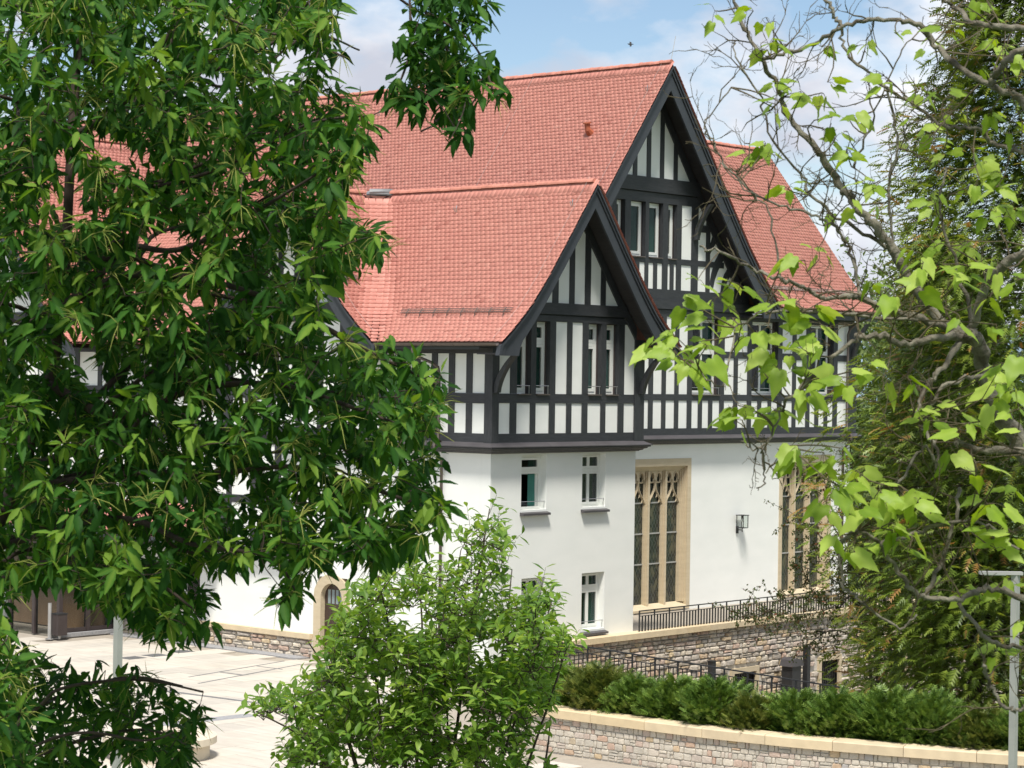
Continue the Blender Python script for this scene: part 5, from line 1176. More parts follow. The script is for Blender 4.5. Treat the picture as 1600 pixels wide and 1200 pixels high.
def polyline(px, d0, d1=None, k=0.0, sub=6, rr=None):
    """smooth 3-D branch line through points read off the photograph, depth running from d0 to d1"""
    d1 = d0 if d1 is None else d1; n = len(px); pts = [at(p[0], p[1], d0 + (d1 - d0) * i / (n - 1) + (k * (random.random() - .5) if 0 < i else 0)) for i, p in enumerate(px)]
    pts = np.array(pts); outp = []
    for i in range(n - 1):
        p0, p1, p2, p3 = pts[max(i - 1, 0)], pts[i], pts[i + 1], pts[min(i + 2, n - 1)]
        for j in range(sub):
            t = j / sub; outp.append(0.5 * (2 * p1 + (p2 - p0) * t + (2 * p0 - 5 * p1 + 4 * p2 - p3) * t * t + (3 * p1 - p0 - 3 * p2 + p3) * t ** 3))
    outp.append(pts[-1]); return np.array(outp)
def knobbly(pts, r0, r1, amp=0.18):
    n = len(pts); return [max(0.0015, (r0 + (r1 - r0) * (i / (n - 1)) ** 0.8) * (1 + random.uniform(-amp, amp))) for i in range(n)]
def inpoly(x, y, poly):
    c = False; j = len(poly) - 1
    for i in range(len(poly)):
        if (poly[i][1] > y) != (poly[j][1] > y) and x < (poly[j][0] - poly[i][0]) * (y - poly[i][1]) / (poly[j][1] - poly[i][1]) + poly[i][0]: c = not c
        j = i
    return c
UP = np.array([0, 0, 1.0]); V3 = np.array([VIEW[0], VIEW[1], 0]); R3 = np.array([RIGHT[0], RIGHT[1], 0])
def attach(sk, C):
    """grow a branching order: every leaf cluster joins the nearest part of the skeleton grown so far"""
    pts = np.array([at(*q) for q in C]); d = np.full(len(C), 1e9); par = np.zeros((len(C), 3)); done = np.zeros(len(C), bool)
    for i in range(0, len(C), 200):
        q = ((pts[i:i + 200, None] - sk[None]) ** 2).sum(2); j = q.argmin(1); d[i:i + 200] = q[np.arange(len(j)), j]; par[i:i + 200] = sk[j]
    outp = []
    for _ in range(len(C)):
        i = int(np.argmin(np.where(done, 1e9, d))); done[i] = True; outp.append((*C[i], pts[i], par[i].copy()))
        for q in (pts[i], (pts[i] * 2 + par[i]) / 3):
            e = ((pts - q) ** 2).sum(1) * 1.15; m_ = e < d; d[m_] = e[m_]; par[m_] = q
    return outp
def twig(mb, a, b, r0, r1, bow=0.12, seg=4, n=4):
    a, b = np.array(a), np.array(b); d = b - a; off = np.cross(d, rng.normal(size=3)); off = off / (np.linalg.norm(off) + 1e-9) * np.linalg.norm(d) * bow * rng.uniform(.3, 1)
    mb.tube([a + d * t + off * math.sin(math.pi * t) for t in np.linspace(0, 1, n)], list(np.linspace(r0, r1, n)), seg, cap=False)

# ---- sweet chestnut filling the left of the view
def chestnut():
    D = 13.4; base = at(-260, 1930, D); T = thing('chestnut_tree', 'large dark green chestnut tree with long toothed leaves filling the left side', 'tree', (base[0], base[1], -5.0))
    mb = MB(); tr = polyline([(-260, 1930), (-190, 1400), (-110, 1080), (-40, 900), (30, 740), (74, 610), (92, 500), (101, 420), (112, 215), (120, 100), (128, -70)], D, D, 0.1)
    mb.tube(tr, knobbly(tr, 0.062, 0.022, 0.05), 9); mb.build('trunk', 'bark_dark', T, smooth=True)
    LB = [([(112, 215), (60, 175), (0, 150), (-70, 140)], 13.4, 12.8, .024), ([(115, 212), (160, 185), (205, 148), (260, 60), (300, -50)], 13.4, 13.0, .024), ([(100, 400), (180, 380), (280, 390), (400, 330), (530, 250)], 13.4, 12.4, .03),
          ([(95, 480), (200, 430), (330, 440), (450, 480), (560, 540), (680, 600)], 13.4, 12.2, .032), ([(78, 600), (180, 650), (300, 610), (430, 600), (560, 640), (690, 690)], 13.4, 12.6, .032), ([(40, 730), (130, 700), (185, 655), (260, 640), (380, 690)], 13.4, 14.6, .036),
          ([(20, 765), (200, 740), (330, 740), (470, 730), (600, 770), (690, 800)], 13.4, 12.6, .03), ([(-20, 860), (180, 810), (300, 850), (420, 870), (460, 920)], 13.4, 12.2, .026), ([(-60, 950), (60, 880), (220, 900), (300, 950)], 13.4, 12.5, .024),
          ([(120, 100), (220, 80), (330, 110), (450, 60), (540, 90)], 13.4, 13.0, .024), ([(125, 0), (250, -10), (400, 30), (500, 10)], 13.4, 14.2, .022), ([(350, 20), (470, -40), (560, -60), (640, -10), (690, 60), (720, 150), (680, 190)], 13.8, 12.6, .018), ([(670, 20), (740, 70), (770, 140)], 12.9, 12.7, .008), ([(640, -10), (640, 80), (620, 140)], 13, 12.8, .008),
          ([(-170, 1300), (20, 1130), (130, 1075), (210, 1058), (285, 1072)], 13.4, 15.0, .022), ([(-170, 1300), (60, 1180), (220, 1140), (300, 1170)], 13.4, 14.6, .02), ([(-170, 1300), (-40, 1080), (10, 1000)], 13.4, 11.6, .02), ([(88, 520), (30, 480), (-50, 470)], 13.4, 12.5, .024), ([(60, 650), (30, 640), (-50, 660)], 13.4, 13.9, .024), ([(0, 800), (-20, 800), (-50, 830)], 13.4, 12.6, .024),
          ([(108, 260), (220, 290), (330, 250), (450, 200), (560, 170)], 13.4, 14.4, .022), ([(80, 700), (220, 560), (360, 530), (480, 560)], 13.5, 14.8, .026), ([(-180, 1350), (60, 1240), (200, 1230)], 13.4, 13.0, .016)]
    skel = [tr]
    LB += [([px[0]] + [(x + random.uniform(-35, 35), y + random.uniform(-30, 30)) for x, y in px[1:]], d0, d1 + (2.0 if d1 < 13.6 else -1.6), r * .7) for px, d0, d1, r in LB if r > .012]
    for px, d0, d1, r in LB:
        p = polyline(px, d0, d1, 0.25); b = MB(); b.tube(p, knobbly(p, r, 0.006, 0.08), 6); b.build('branch', 'bark_dark', T, smooth=True); skel.append(p[4:])
    sk = np.concatenate(skel)
    main = [(-30, -30), (520, -30), (530, 60), (548, 150), (585, 190), (562, 260), (520, 330), (600, 350), (612, 390), (540, 420), (500, 470), (510, 525), (590, 540), (650, 560), (700, 590), (690, 640), (675, 690), (700, 770), (670, 850), (630, 870), (560, 890), (520, 870), (450, 950), (400, 930), (345, 900), (310, 1005), (250, 1005), (210, 955), (150, 950), (90, 915), (40, 925), (-30, 945)]
    hang = [(655, -20), (770, -20), (755, 70), (780, 145), (715, 225), (665, 190), (605, 145), (635, 90)]
    low = [(-30, 1000), (20, 1010), (110, 1060), (180, 1040), (300, 1085), (340, 1105), (290, 1170), (310, 1220), (-30, 1230)]
    corner = [(-40, 960), (15, 985), (45, 1040), (40, 1230), (-40, 1230)]
    holes = [(107, 300, 16, 110), (165, 232, 34, 24), (250, 375, 62, 34), (118, 545, 26, 34), (305, 475, 26, 20), (150, 590, 24, 24), (370, 765, 16, 24), (110, 95, 18, 16), (345, 135, 14, 14), (40, 470, 34, 20), (365, 650, 18, 14), (450, 715, 12, 14), (220, 255, 24, 16), (450, 95, 20, 26), (95, 240, 10, 10), (590, 480, 30, 26), (395, 905, 44, 30), (300, 905, 10, 20), (530, 730, 14, 14), (85, 930, 40, 18), (520, 110, 10, 30), (410, 250, 10, 9), (30, 870, 10, 8), (620, 800, 8, 8), (25, 30, 14, 10), (250, 105, 12, 10)]
    C, B_ = [], []
    def sample(poly, n, dr, hs=True, rad=34):
        k = 0; xs = [p[0] for p in poly]; ys = [p[1] for p in poly]; tries = 0
        while k < n and tries < n * 40:
            tries += 1; x, y = random.uniform(min(xs), max(xs)), random.uniform(min(ys), max(ys))
            if not inpoly(x, y, poly): continue
            if hs and any(((x - hx) / (rx * .62 + rad * .40)) ** 2 + ((y - hy) / (ry * .62 + rad * .40)) ** 2 < 1 for hx, hy, rx, ry in holes): continue
            C.append((x, y, random.uniform(*dr))); k += 1
    sample(main, 3000, (11.9, 15.8)); sample(hang, 110, (12.4, 13.4), False); sample(low, 230, (13.4, 16.0), False); sample(corner, 70, (11.0, 12.6), False)
    for p in ((40, 100), (130, 235), (70, 90), (230, 150), (345, 165), (390, 130), (372, 60), (300, 75), (220, 105), (560, 215), (505, 205), (545, 330), (590, 375), (480, 400), (640, 560), (690, 625), (690, 800), (230, 780), (60, 760), (150, 770), (260, 800), (600, 690), (420, 905), (500, 850), (330, 985), (640, 140), (705, 220), (750, 130)): C.append((p[0] + random.uniform(-8, 8), p[1] + random.uniform(-8, 8), random.uniform(11.6, 12.3)))
    P, Y, N, SZ, TI, RK = [], [], [], [], [], []; tw = MB(); ck = MB()
    for x, y, d, c, a in attach(sk, C):
        ax = unit(c - a + UP * -0.10 + rng.normal(size=3) * .12); dist = np.linalg.norm(c - a)
        twig(tw, a, c, 0.0032 + .003 * min(dist, 1), 0.002, .12)
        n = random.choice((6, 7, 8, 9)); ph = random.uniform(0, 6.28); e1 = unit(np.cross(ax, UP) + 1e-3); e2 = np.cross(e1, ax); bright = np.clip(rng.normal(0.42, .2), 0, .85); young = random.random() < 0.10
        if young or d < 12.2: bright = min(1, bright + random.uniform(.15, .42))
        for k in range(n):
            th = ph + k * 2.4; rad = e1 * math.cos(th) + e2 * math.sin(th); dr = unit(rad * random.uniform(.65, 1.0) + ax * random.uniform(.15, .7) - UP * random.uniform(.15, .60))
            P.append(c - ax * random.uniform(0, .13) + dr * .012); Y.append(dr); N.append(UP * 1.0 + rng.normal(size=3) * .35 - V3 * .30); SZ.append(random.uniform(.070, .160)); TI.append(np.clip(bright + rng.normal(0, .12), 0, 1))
            RK.append(d + (0 if (0 < x < 800 and 0 < y < 1200) else 50))
        if random.random() < 0.17 or young:
            for k in range(random.randint(4, 9)):
                q = unit(ax * .6 + rng.normal(size=3) * .7 + UP * .25); ln = random.uniform(.09, .17); ck.tube([c, c + q * ln * .5, c + q * ln - UP * .03], [.0022, .0026, .001], 3, cap=False)
    tw.build('twigs', 'bark_dark', T, None, 'stuff'); ck.build('catkins', 'catkin', T, None, 'stuff')
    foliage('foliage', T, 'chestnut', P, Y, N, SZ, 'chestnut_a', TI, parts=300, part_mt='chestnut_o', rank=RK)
chestnut()

# ---- half bare catalpa reaching in from the right
def catalpa():
    D = 11.2; T = thing('catalpa_tree', 'lichen covered crooked tree at right with sparse bright yellow green lobed leaves', 'tree', tuple(np.append(at(1700, 900, D)[:2], -4.6)))
    BR = [([(1700, 1900), (1690, 1300), (1680, 900), (1640, 770), (1600, 700), (1560, 640), (1540, 587), (1527, 533), (1513, 523)], 11.4, 11.2, .085, .040),
          ([(1513, 523), (1450, 480), (1397, 393), (1367, 353), (1333, 317), (1310, 283), (1273, 230), (1230, 180), (1213, 130), (1190, 93), (1163, 43), (1143, -10)], 11.2, 11.6, .034, .010), ([(1640, 250), (1600, 160), (1553, 137), (1497, 103), (1463, 73), (1437, 40), (1373, 30), (1317, 43), (1267, 70), (1213, 87), (1190, 93)], 10.9, 11.4, .024, .008),
          ([(1680, 60), (1600, 47), (1523, 37), (1497, 13), (1463, -5)], 10.6, 10.8, .022, .010), ([(1640, 90), (1600, 77), (1573, 97), (1553, 120), (1553, 137)], 10.7, 10.9, .018, .016), ([(1317, 43), (1300, 20), (1285, -10)], 11.2, 11.2, .012, .010),
          ([(1513, 523), (1460, 530), (1413, 537), (1360, 525), (1330, 533), (1290, 570), (1240, 615), (1220, 640)], 11.2, 10.6, .026, .007), ([(1503, 530), (1473, 573), (1443, 613), (1425, 660)], 11.2, 10.8, .022, .008),
          ([(1513, 523), (1440, 500), (1347, 467), (1327, 462), (1287, 467), (1260, 450), (1220, 437), (1177, 420), (1130, 396), (1095, 385)], 11.2, 10.7, .022, .006), ([(1347, 467), (1330, 400), (1313, 367), (1293, 347), (1253, 330), (1190, 310), (1130, 253), (1117, 220), (1100, 195), (1140, 140)], 11.0, 11.2, .011, .004),
          ([(1397, 393), (1327, 350), (1267, 307), (1253, 277), (1203, 213), (1190, 160), (1150, 90), (1148, 65)], 11.3, 11.6, .012, .004), ([(1680, 280), (1600, 240), (1553, 223), (1520, 200), (1473, 197), (1440, 173), (1380, 133), (1327, 87), (1313, 43)], 11.0, 11.3, .014, .008),
          ([(1397, 393), (1390, 300), (1400, 210), (1383, 133)], 11.3, 11.3, .009, .007), ([(1333, 260), (1357, 200), (1383, 133), (1420, 60)], 11.3, 11.2, .007, .004), ([(1220, 437), (1200, 330), (1160, 290), (1120, 250)], 10.9, 11.0, .007, .003),
          ([(1540, 587), (1480, 600), (1443, 663), (1463, 700), (1467, 737)], 11.2, 10.8, .014, .008), ([(1467, 737), (1443, 697), (1403, 757)], 10.8, 10.7, .009, .007), ([(1700, 690), (1600, 703), (1530, 703), (1490, 690)], 10.9, 10.9, .028, .016),
          ([(1680, 960), (1598, 934), (1545, 920), (1500, 934), (1444, 934), (1416, 909), (1374, 850), (1340, 830), (1312, 852), (1311, 871), (1318, 913), (1346, 941)], 10.8, 10.5, .020, .007), ([(1346, 941), (1405, 979), (1433, 962)], 10.5, 10.6, .008, .006), ([(1374, 850), (1430, 832), (1500, 815), (1545, 822), (1590, 860)], 10.6, 10.8, .012, .008),
          ([(1444, 934), (1470, 880), (1490, 820), (1500, 760)], 10.7, 10.9, .014, .010), ([(1500, 945), (1542, 997), (1598, 1011), (1660, 1000)], 10.7, 10.8, .012, .012), ([(1538, 1039), (1549, 1077), (1577, 1109), (1598, 1105), (1640, 1060)], 10.6, 10.7, .011, .011), ([(1513, 523), (1560, 420), (1640, 390)], 11.2, 10.8, .026, .03), ([(1527, 533), (1500, 430), (1470, 330), (1480, 260)], 11.2, 11.5, .014, .006),
          ([(1220, 640), (1200, 690), (1180, 700), (1160, 690)], 10.6, 10.5, .006, .004), ([(1430, 500), (1300, 490), (1240, 485), (1190, 490), (1150, 515), (1130, 600), (1090, 580)], 10.9, 10.4, .010, .004), ([(1190, 700), (1195, 740), (1185, 768)], 10.5, 10.5, .006, .003), ([(1195, 740), (1215, 715), (1232, 700)], 10.5, 10.5, .004, .002)]
    skel = []; tw = MB()
    for px, d0, d1, r0, r1 in BR:
        p = polyline(px, d0, d1, 0.16, 7); p = p + rng.normal(0, .006, p.shape); b = MB(); b.tube(p, knobbly(p, r0 * .85, r1 * .85, 0.16), 8); b.build('trunk' if r0 > .08 else 'branch', 'bark_grey', T, smooth=True); skel.append((p, r0, r1))
    sk = np.concatenate([s[0] for s in skel])
    def sprout(a, dr, ln, r, lev):
        n = 5; pts = [np.array(a)]; d = unit(dr)
        for i in range(n):
            d = unit(d + rng.normal(0, .22, 3) + UP * .05); pts.append(pts[-1] + d * ln / n)
            if lev and random.random() < 0.75: sprout(pts[-1], d + rng.normal(0, .55, 3), ln * random.uniform(.25, .55), r * .6, lev - 1)
        tw.tube(pts, [max(.0012, r * (1 - .7 * i / n) * random.uniform(.8, 1.3)) for i in range(n + 1)], 4, cap=False)
    for p, r0, r1 in skel[1:]:
        L_ = np.linalg.norm(np.diff(p, axis=0), axis=1).sum(); up_bias = .35
        for k in range(int(L_ * 7.0)):
            i = random.randrange(2, len(p) - 1); t = unit(p[i] - p[i - 1]); q = unit(t * random.uniform(-.1, .7) + R3 * rng.normal() + UP * (rng.normal() + up_bias) + V3 * rng.normal() * .7)
            z = at(800, 0, 1)[2]; sprout(p[i], q, random.uniform(.12, .42), .0042, 2 if random.random() < .6 else 1)
    CL = [(1117, 17), (1177, 17), (1197, 27), (1210, 60), (1200, 80), (1220, 160), (1233, 147), (1253, 147), (1285, 145), (1300, 183), (1327, 187), (1307, 213), (1323, 233), (1345, 180), (1363, 283), (1333, 317), (1377, 317), (1310, 322), (1430, 190), (1400, 53), (1353, 63), (1283, 73), (1455, 58), (1527, 7), (1557, 23), (1497, 173), (1547, 173), (1580, 190), (1510, 227), (1475, 235), (1530, 277), (1557, 293), (1500, 285), (1580, 323), (1545, 330), (1430, 393), (1470, 380), (1565, 270),
          (1090, 437), (1123, 463), (1140, 440), (1107, 503), (1150, 497), (1075, 470), (1180, 520), (1203, 547), (1213, 573), (1240, 580), (1243, 477), (1273, 477), (1215, 475), (1267, 517), (1297, 540), (1300, 587), (1327, 590), (1357, 567), (1380, 590), (1417, 590), (1367, 440), (1393, 453), (1430, 450), (1443, 410), (1473, 413), (1497, 427), (1590, 437), (1547, 463), (1153, 633), (1160, 657), (1190, 647), (1210, 640), (1430, 637), (1463, 627), (1487, 647), (1510, 663), (1445, 650), (1247, 700), (1287, 707), (1313, 700), (1293, 750), (1320, 770), (1340, 737), (1373, 767), (1413, 767), (1427, 777), (1350, 755), (1497, 700), (1523, 723), (1540, 783), (1580, 763), (1567, 567), (1573, 600), (1560, 620), (1590, 680),
          (1290, 783), (1346, 794), (1381, 787), (1430, 787), (1542, 787), (1307, 836), (1325, 857), (1353, 846), (1388, 818), (1395, 829), (1430, 825), (1405, 845), (1538, 825), (1556, 857), (1584, 832), (1507, 920), (1022, 531), (1052, 522), (1052, 547), (1077, 532), (1067, 562), (1102, 565), (1105, 540), (1240, 545), (1255, 610), (1560, 1010), (1590, 970), (1575, 905), (1590, 640), (1595, 560)]
    CL += [(random.uniform(1400, 1600), random.uniform(380, 900)) for _ in range(6)] + [(random.uniform(1440, 1600), random.uniform(0, 380)) for _ in range(12)] + [(random.uniform(1170, 1400), random.uniform(100, 420)) for _ in range(10)]
    P, Y, N, SZ, TI, RK = [], [], [], [], [], []
    for x, y in CL:
        big = y > 390; d = random.uniform(10.2, 10.9) if big else random.uniform(10.9, 11.6); c = at(x, y, d); j = np.argmin(((sk - c) ** 2).sum(1)); twig(tw, sk[j], c, .0045, .0025, .15)
        near_gable = 1000 < x < 1345 and 400 < y < 800
        for k in range(random.choice((3, 3, 4, 5)) if near_gable else random.choice((2, 2, 3, 3)) if big else random.choice((2, 3, 3, 4, 5))):
            dr = unit(R3 * rng.normal(0, .8) - UP * random.uniform(-.15, .95) + V3 * rng.normal(0, .5)); o = c + rng.normal(0, .018, 3); st = o + dr * random.uniform(.02, .05)
            tw.tube([c, (c + st) / 2 + UP * .01, st], [.0016, .0014, .0012], 3, cap=False)
            P.append(st); Y.append(dr); N.append(UP * .9 - V3 * .55 + rng.normal(0, .40, 3)); SZ.append(random.uniform(.075, .148) if near_gable else random.uniform(.070, .148) if big else random.uniform(.065, .105)); TI.append(random.random()); RK.append(d)
    tw.build('twigs', 'twig', T, None, 'stuff')
    foliage('foliage', T, 'catalpa', P, Y, N, SZ, 'catalpa_a', TI, nvar=6, parts=300, part_mt='catalpa_o', rank=RK)
catalpa()

# ---- leafy young tree in the middle foreground
def young_tree():
    D = 21.5; T = thing('young_tree', 'bushy many stemmed young tree with fresh green oval leaves in front of the white corner', 'tree', tuple(np.append(at(650, 1500, D)[:2], -6.7)))
    reg = [(700, 850), (768, 795), (785, 835), (805, 885), (860, 935), (865, 960), (845, 985), (890, 1010), (870, 1060), (862, 1110), (845, 1150), (860, 1210), (430, 1210), (470, 1150), (385, 1115), (440, 1095), (500, 1085), (462, 1040), (520, 1005), (535, 960), (560, 920), (575, 930), (640, 870), (680, 880)]
    stems = [[(640, 1650), (560, 1350), (500, 1180), (400, 1112)], [(645, 1650), (590, 1350), (540, 1150), (470, 1040)], [(650, 1650), (610, 1300), (590, 1080), (560, 945)], [(652, 1650), (640, 1300), (620, 1050), (590, 900)], [(655, 1650), (650, 1250), (660, 1000), (650, 870)], [(660, 1650), (670, 1250), (700, 1000), (720, 860)], [(662, 1650), (700, 1250), (740, 950), (765, 795)], [(665, 1650), (720, 1300), (780, 1050), (800, 890)],
             [(668, 1650), (750, 1300), (820, 1080), (862, 940)], [(670, 1650), (770, 1350), (840, 1150), (885, 1015)], [(672, 1650), (800, 1400), (850, 1200), (860, 1120)], [(650, 1650), (520, 1400), (440, 1230)], [(655, 1650), (600, 1350), (520, 1080), (480, 1000)], [(660, 1650), (700, 1350), (700, 1150), (690, 1000)]]
    sk = []; 
    for i, px in enumerate(stems):
        p = polyline(px, D, D + random.uniform(-1.3, 1.3), 0.3); b = MB(); b.tube(p, knobbly(p, .028, .005, .05), 6); b.build('stem', 'bark_dark', T, smooth=True); sk.append(p[6:])
    sk = np.concatenate(sk); P, Y, N, SZ, TI, RK = [], [], [], [], [], []; tw = MB(); k = 0
    xs = [q[0] for q in reg]; ys = [q[1] for q in reg]; C = []
    while k < 1750:
        x, y = random.uniform(min(xs), max(xs)), random.uniform(min(ys), max(ys))
        if not inpoly(x, y, reg): continue
        dens = 0.25 + 0.75 * min(1, max(0, (y - 860) / 160)) 
        if y < 980 and random.random() > dens: continue
        if math.sin(x * .045 + y * .02) + math.sin(y * .05 - x * .02) < -1.0: continue
        k += 1; C.append((x, y, D + random.uniform(-1.6, 1.6)))
    for x, y, d, c, a in attach(sk, C):
        ax = unit(unit(c - a) * .6 + UP * .8 + rng.normal(0, .3, 3)); twig(tw, a, c, .006, .003, .1)
        e = c + ax * random.uniform(.12, .24); twig(tw, c, e, .003, .0015, .05, 3, 3); br = np.clip(rng.normal(.42, .22), 0, 1)
        n = random.randint(5, 8)
        for m_ in range(n):
            t = (m_ + 1) / n; th = m_ * 2.4 + random.random(); e1 = unit(np.cross(ax, [0.3, .1, .2])); e2 = np.cross(e1, ax); rad = e1 * math.cos(th) + e2 * math.sin(th)
            dr = unit(rad * 1.0 + ax * random.uniform(.2, .9) - UP * .15); P.append(c + (e - c) * t); Y.append(dr); N.append(UP + ax * .5 + rng.normal(0, .25, 3)); SZ.append(random.uniform(.085, .150)); TI.append(np.clip(br + .25 * t - .1 + rng.normal(0, .08), 0, 1)); RK.append(d)
    tw.build('twigs', 'bark_dark', T, None, 'stuff'); foliage('foliage', T, 'obovate', P, Y, N, SZ, 'shrub_a', TI, parts=300, part_mt='shrub_o', rank=RK)
young_tree()

# ---- yew hedge: single shrubs standing in the planter
def yew_shape(seed, n=4600, w=0.62, h=1.15):
    r = np.random.default_rng(seed); u = r.random(n); th = r.uniform(0, 2 * math.pi, n); rad = np.clip(r.normal(.84, .18, n), .3, 1.16)
    lump = r.normal(0, 1, 14); z = .04 + u * h * (1 + .13 * np.sin(4 * th + seed * 1.7) + .08 * np.sin(9 * th + seed)); prof_ = np.where(u < .75, .82 + .24 * np.sin(u * 3.0), 1.0 - ((u - .75) / .25) ** 1.6 * .85) * w * (1 + .16 * np.sin(3 * th + seed) + .13 * np.sin(8 * u + 2 * th + seed) + .09 * np.sin(15 * u - 5 * th))
    P = np.stack([np.cos(th) * prof_ * rad, np.sin(th) * prof_ * rad, z + .1 * rad * u * r.normal(0, 1, n) * .4], 1)
    Y = np.stack([np.cos(th), np.sin(th), np.full(n, .55) + u * 1.0], 1) + r.normal(0, .35, (n, 3)); N = np.stack([np.cos(th) * .5, np.sin(th) * .5, np.full(n, 1.0)], 1) + r.normal(0, .35, (n, 3))
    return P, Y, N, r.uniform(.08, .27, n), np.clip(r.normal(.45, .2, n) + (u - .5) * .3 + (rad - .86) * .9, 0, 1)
yew_me = []
for k in range(4):
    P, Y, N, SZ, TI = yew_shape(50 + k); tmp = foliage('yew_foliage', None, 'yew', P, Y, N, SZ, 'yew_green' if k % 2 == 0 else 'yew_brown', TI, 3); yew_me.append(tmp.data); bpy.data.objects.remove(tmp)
mb = MB(); mb.tube([(0, 0, 0), (.02, 0, .4), (0, .02, .9)], [.035, .025, .008], 6)
for k in range(6): mb.tube([(0, 0, .15 + .1 * k), (.3 * math.cos(k * 2), .3 * math.sin(k * 2), .5 + .08 * k)], [.012, .004], 4)
ystem = bpy.data.meshes.new('yew_stem'); ystem.from_pydata(mb.v, [], mb.f); ystem.materials.append(M['bark_dark'])
ords = ['first', 'second', 'third', 'fourth', 'fifth', 'sixth', 'seventh', 'eighth', 'ninth', 'tenth', 'eleventh', 'twelfth', 'thirteenth', 'fourteenth', 'fifteenth']
kinds = [0, 2, 1, 0, 2, 0, 3, 2, 0, 2, 0, 1, 2, 0, 2]
for k in range(15):
    p, t, n = hp(0.30 + k * 1.06, -0.98 + random.uniform(-.08, .08)); col_ = 'brownish' if kinds[k] % 2 else 'green'
    T = thing('yew_shrub', '%s %s yew shrub of the hedge, counted from its left end' % (ords[k], col_), 'shrub', (p[0], p[1], -7.66), 'yew shrubs of the hedge behind the planter wall')
    sc_ = random.uniform(.92, 1.08); a = random.uniform(0, 6.28)
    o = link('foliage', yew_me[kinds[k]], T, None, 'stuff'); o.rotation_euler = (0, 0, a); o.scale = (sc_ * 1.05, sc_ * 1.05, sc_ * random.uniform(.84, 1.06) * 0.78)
    o = link('stem', ystem, T); o.rotation_euler = (0, 0, a)

# ---- thin many stemmed tree in front of the right hall window
def thin_tree():
    D = 66.0; T = thing('thin_tree', 'thin many stemmed tree with tiny olive leaves before the right hall window', 'tree', tuple(np.append(at(1375, 1090, D)[:2], -9.4)))
    BR = [([(1374, 1100), (1368, 980), (1360, 900), (1345, 820), (1310, 760), (1265, 742)], .09), ([(1396, 1100), (1390, 990), (1400, 930), (1420, 860), (1432, 775), (1425, 715)], .085), ([(1362, 1095), (1355, 1000), (1330, 930), (1290, 900), (1240, 880)], .06), ([(1362, 985), (1310, 935), (1255, 933), (1205, 955), (1155, 965)], .04), ([(1368, 980), (1335, 880), (1285, 840), (1235, 800)], .05), ([(1400, 930), (1445, 890), (1485, 850)], .05), ([(1345, 820), (1335, 750), (1345, 705)], .04), ([(1390, 990), (1370, 850), (1385, 760), (1375, 690)], .05), ([(1355, 1000), (1300, 985), (1260, 1010)], .035), ([(1330, 930), (1285, 955), (1240, 960)], .03), ([(1400, 930), (1440, 980), (1470, 1010)], .03)]
    sk = []
    for px, r in BR:
        p = polyline(px, D, D + random.uniform(-1.2, 1.2), .3); b = MB(); b.tube(p, knobbly(p, r, .012, .08), 6); b.build('trunk' if r > .08 else 'branch', 'bark_grey', T, smooth=True); sk.append(p[5:])
    P, Y, N, SZ, TI = [], [], [], [], []; tw = MB()
    for p in sk:
        for k in range(max(14, int(len(p) * 2.3))):
            a = p[random.randrange(len(p))]; dr = unit(rng.normal(0, 1, 3) + UP * .1 - R3 * .25); ln = random.uniform(.4, 1.25); pts = [a]
            for i in range(4): dr = unit(dr + rng.normal(0, .25, 3) - UP * .12); pts.append(pts[-1] + dr * ln / 4)
            tw.tube(pts, [.010, .008, .006, .005, .003], 3, cap=False); pts = np.array(pts)
            for m_ in range(random.randint(24, 46)):
                t = random.uniform(.15, 1) * 4; i = min(int(t), 3); q = pts[i] + (pts[i + 1] - pts[i]) * (t - i); P.append(q + rng.normal(0, .035, 3)); Y.append(rng.normal(0, 1, 3) - UP * .2); N.append(UP + rng.normal(0, .6, 3)); SZ.append(random.uniform(.06, .12)); TI.append(random.random())
    tw.build('twigs', 'bark_dark', T, None, 'stuff'); foliage('foliage', T, 'small', P, Y, N, SZ, 'small_leaf', TI)
thin_tree()

# ---- conifers and the trees behind
def conifer(label, px, dep, ztop, zbot, rmax, n, size, mt='conifer', kind='frond', pw=0.75, seed=1):
    r = np.random.default_rng(seed); b = at(px, 600, dep); T = thing('conifer_tree', label, 'tree', (b[0], b[1], zbot), 'dense conifers at the right')
    mb = MB(); mb.tube([(b[0], b[1], zbot), (b[0], b[1], (zbot + ztop) / 2), (b[0], b[1], ztop)], [rmax * .12, rmax * .07, .03], 8); mb.build('trunk', 'bark_dark', T)
    u = .08 + .92 * r.random(n) ** .85; th = r.uniform(0, 2 * math.pi, n); env = rmax * (1 - u) ** pw * (1 + .14 * np.sin(5 * th + 9 * u) + .16 * np.sin(23 * u + 3 * th)) + .15; rad = np.clip(r.normal(.80, .17, n), .25, 1.05)
    P = np.stack([b[0] + np.cos(th) * env * rad, b[1] + np.sin(th) * env * rad, zbot + u * (ztop - zbot)], 1); Y = np.stack([np.cos(th), np.sin(th), r.normal(-.15, .35, n)], 1) + r.normal(0, .25, (n, 3)); N = np.stack([np.cos(th) * .35, np.sin(th) * .35, np.ones(n)], 1) + r.normal(0, .3, (n, 3))
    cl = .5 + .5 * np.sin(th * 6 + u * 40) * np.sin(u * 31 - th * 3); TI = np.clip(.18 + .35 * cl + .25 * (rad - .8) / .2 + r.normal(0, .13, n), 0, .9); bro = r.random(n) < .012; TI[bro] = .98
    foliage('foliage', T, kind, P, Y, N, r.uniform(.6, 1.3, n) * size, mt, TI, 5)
    m2 = MB()
    for k in range(150):
        i = r.integers(0, n); a = np.array([b[0], b[1], P[i][2] + .3]); m2.tube([a, P[i]], [.03, .008], 3, cap=False)
    m2.build('branches', 'bark_dark', T, None, 'stuff')
conifer('tall broad conifer with drooping green sprays at the right edge', 1665, 58.0, 16.0, -10.9, 5.7, 50000, .36, pw=0.46, seed=2)
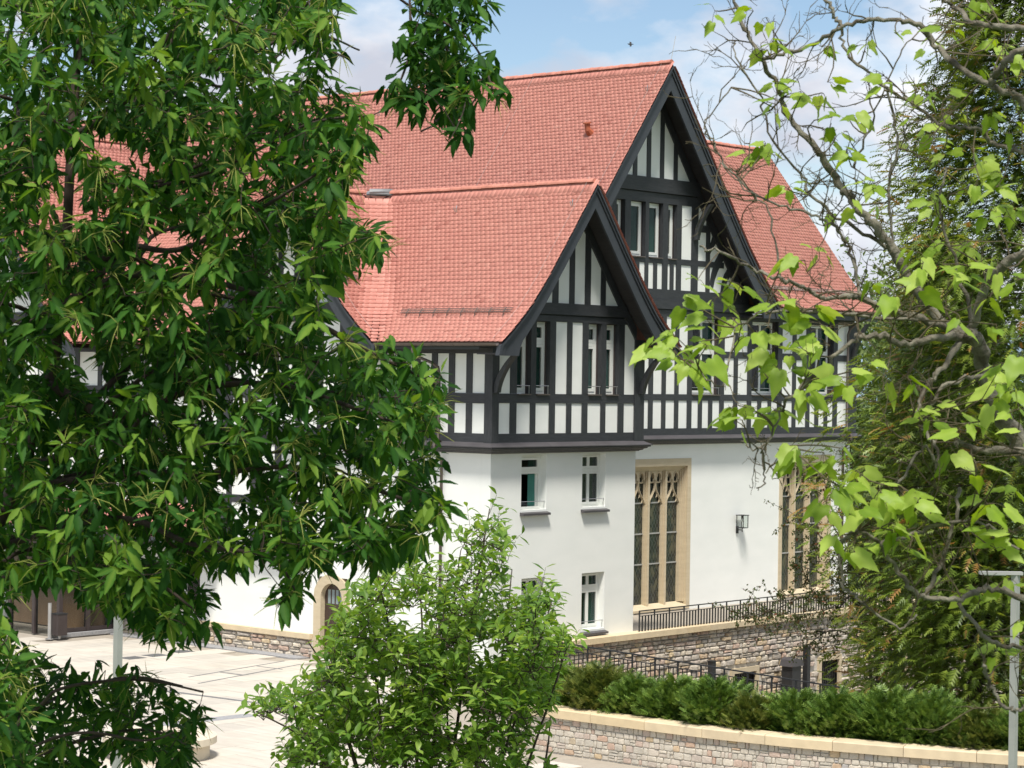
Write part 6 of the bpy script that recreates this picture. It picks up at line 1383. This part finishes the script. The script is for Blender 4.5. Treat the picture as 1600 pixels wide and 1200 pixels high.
conifer('olive brown conifer behind the bare branches, left of the tallest conifer', 1475, 66.0, 4.4, -10.9, 2.5, 15000, .30, pw=0.42, seed=3)
conifer('small dark conifer low beside the rubble wall under the tallest conifer', 1530, 60.0, -3.2, -10.9, 2.3, 9000, .24, pw=.5, seed=4)
def round_tree(label, px, dep, zc, rx, rz, n, size, seed):
    r = np.random.default_rng(seed); b = at(px, 600, dep); T = thing('broadleaf_tree', label, 'tree', (b[0], b[1], -10.9), 'broadleaf trees beyond the house')
    mb = MB(); mb.tube([(b[0], b[1], -10.9), (b[0] + .2, b[1], zc)], [.3, .12], 8)
    for k in range(8): t = k * .8; mb.tube([(b[0], b[1], zc - rz * .5), (b[0] + rx * .6 * math.cos(t), b[1] + rx * .6 * math.sin(t), zc + rz * .4 * math.sin(k * 1.7))], [.12, .03], 5)
    mb.build('trunk', 'bark_dark', T)
    d = unit(r.normal(0, 1, (n, 3))); lob = 1 + .16 * np.sin(d[:, 0] * 5 + seed) + .14 * np.sin(d[:, 2] * 7 + d[:, 1] * 5) + .1 * np.sin(d[:, 1] * 13); rad = np.clip(r.normal(.86, .13, n), .3, 1.06) * lob
    P = np.array([b[0], b[1], zc]) + d * rad[:, None] * np.array([rx, rx, rz]); Y = r.normal(0, 1, (n, 3)) + d * .4 - UP * .3; N = d * .6 + UP + r.normal(0, .4, (n, 3))
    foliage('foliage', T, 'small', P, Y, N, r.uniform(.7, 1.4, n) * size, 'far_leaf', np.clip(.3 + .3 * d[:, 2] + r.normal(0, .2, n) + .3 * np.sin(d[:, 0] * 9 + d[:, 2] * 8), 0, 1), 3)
round_tree('rounded mid green tree just right of the house corner, beyond the wall', 1385, 104.0, -2.0, 4.6, 7.0, 16000, .25, 11)
round_tree('larger dark broadleaf tree farther back behind the conifers', 1500, 118.0, -1.0, 6.5, 8.0, 17000, .30, 12)
round_tree('low bushy tree beside the terrace wall end at right', 1445, 92.0, -6.5, 3.2, 4.4, 10000, .22, 13)

# ---- a bird high over the roof
bp_ = at(985, 69, 70.0); BD = thing('bird', 'tiny dark bird gliding in the sky left of the tall gable', 'bird', tuple(bp_))
mb = MB(); mb.tube([bp_ - R3 * .09 + UP * .015, bp_ - R3 * .05, bp_ + R3 * .02, bp_ + R3 * .10], [.004, .020, .022, .006], 6)
for sg in (1, -1):
    w = [bp_ - R3 * .03, bp_ + R3 * .03, bp_ + R3 * .04 + UP * .07 * sg + V3 * .08 * sg, bp_ - R3 * .02 + UP * .10 * sg + V3 * .14 * sg]
    mb.prism(w, V3 * .006)
mb.build('body', 'bird', BD)
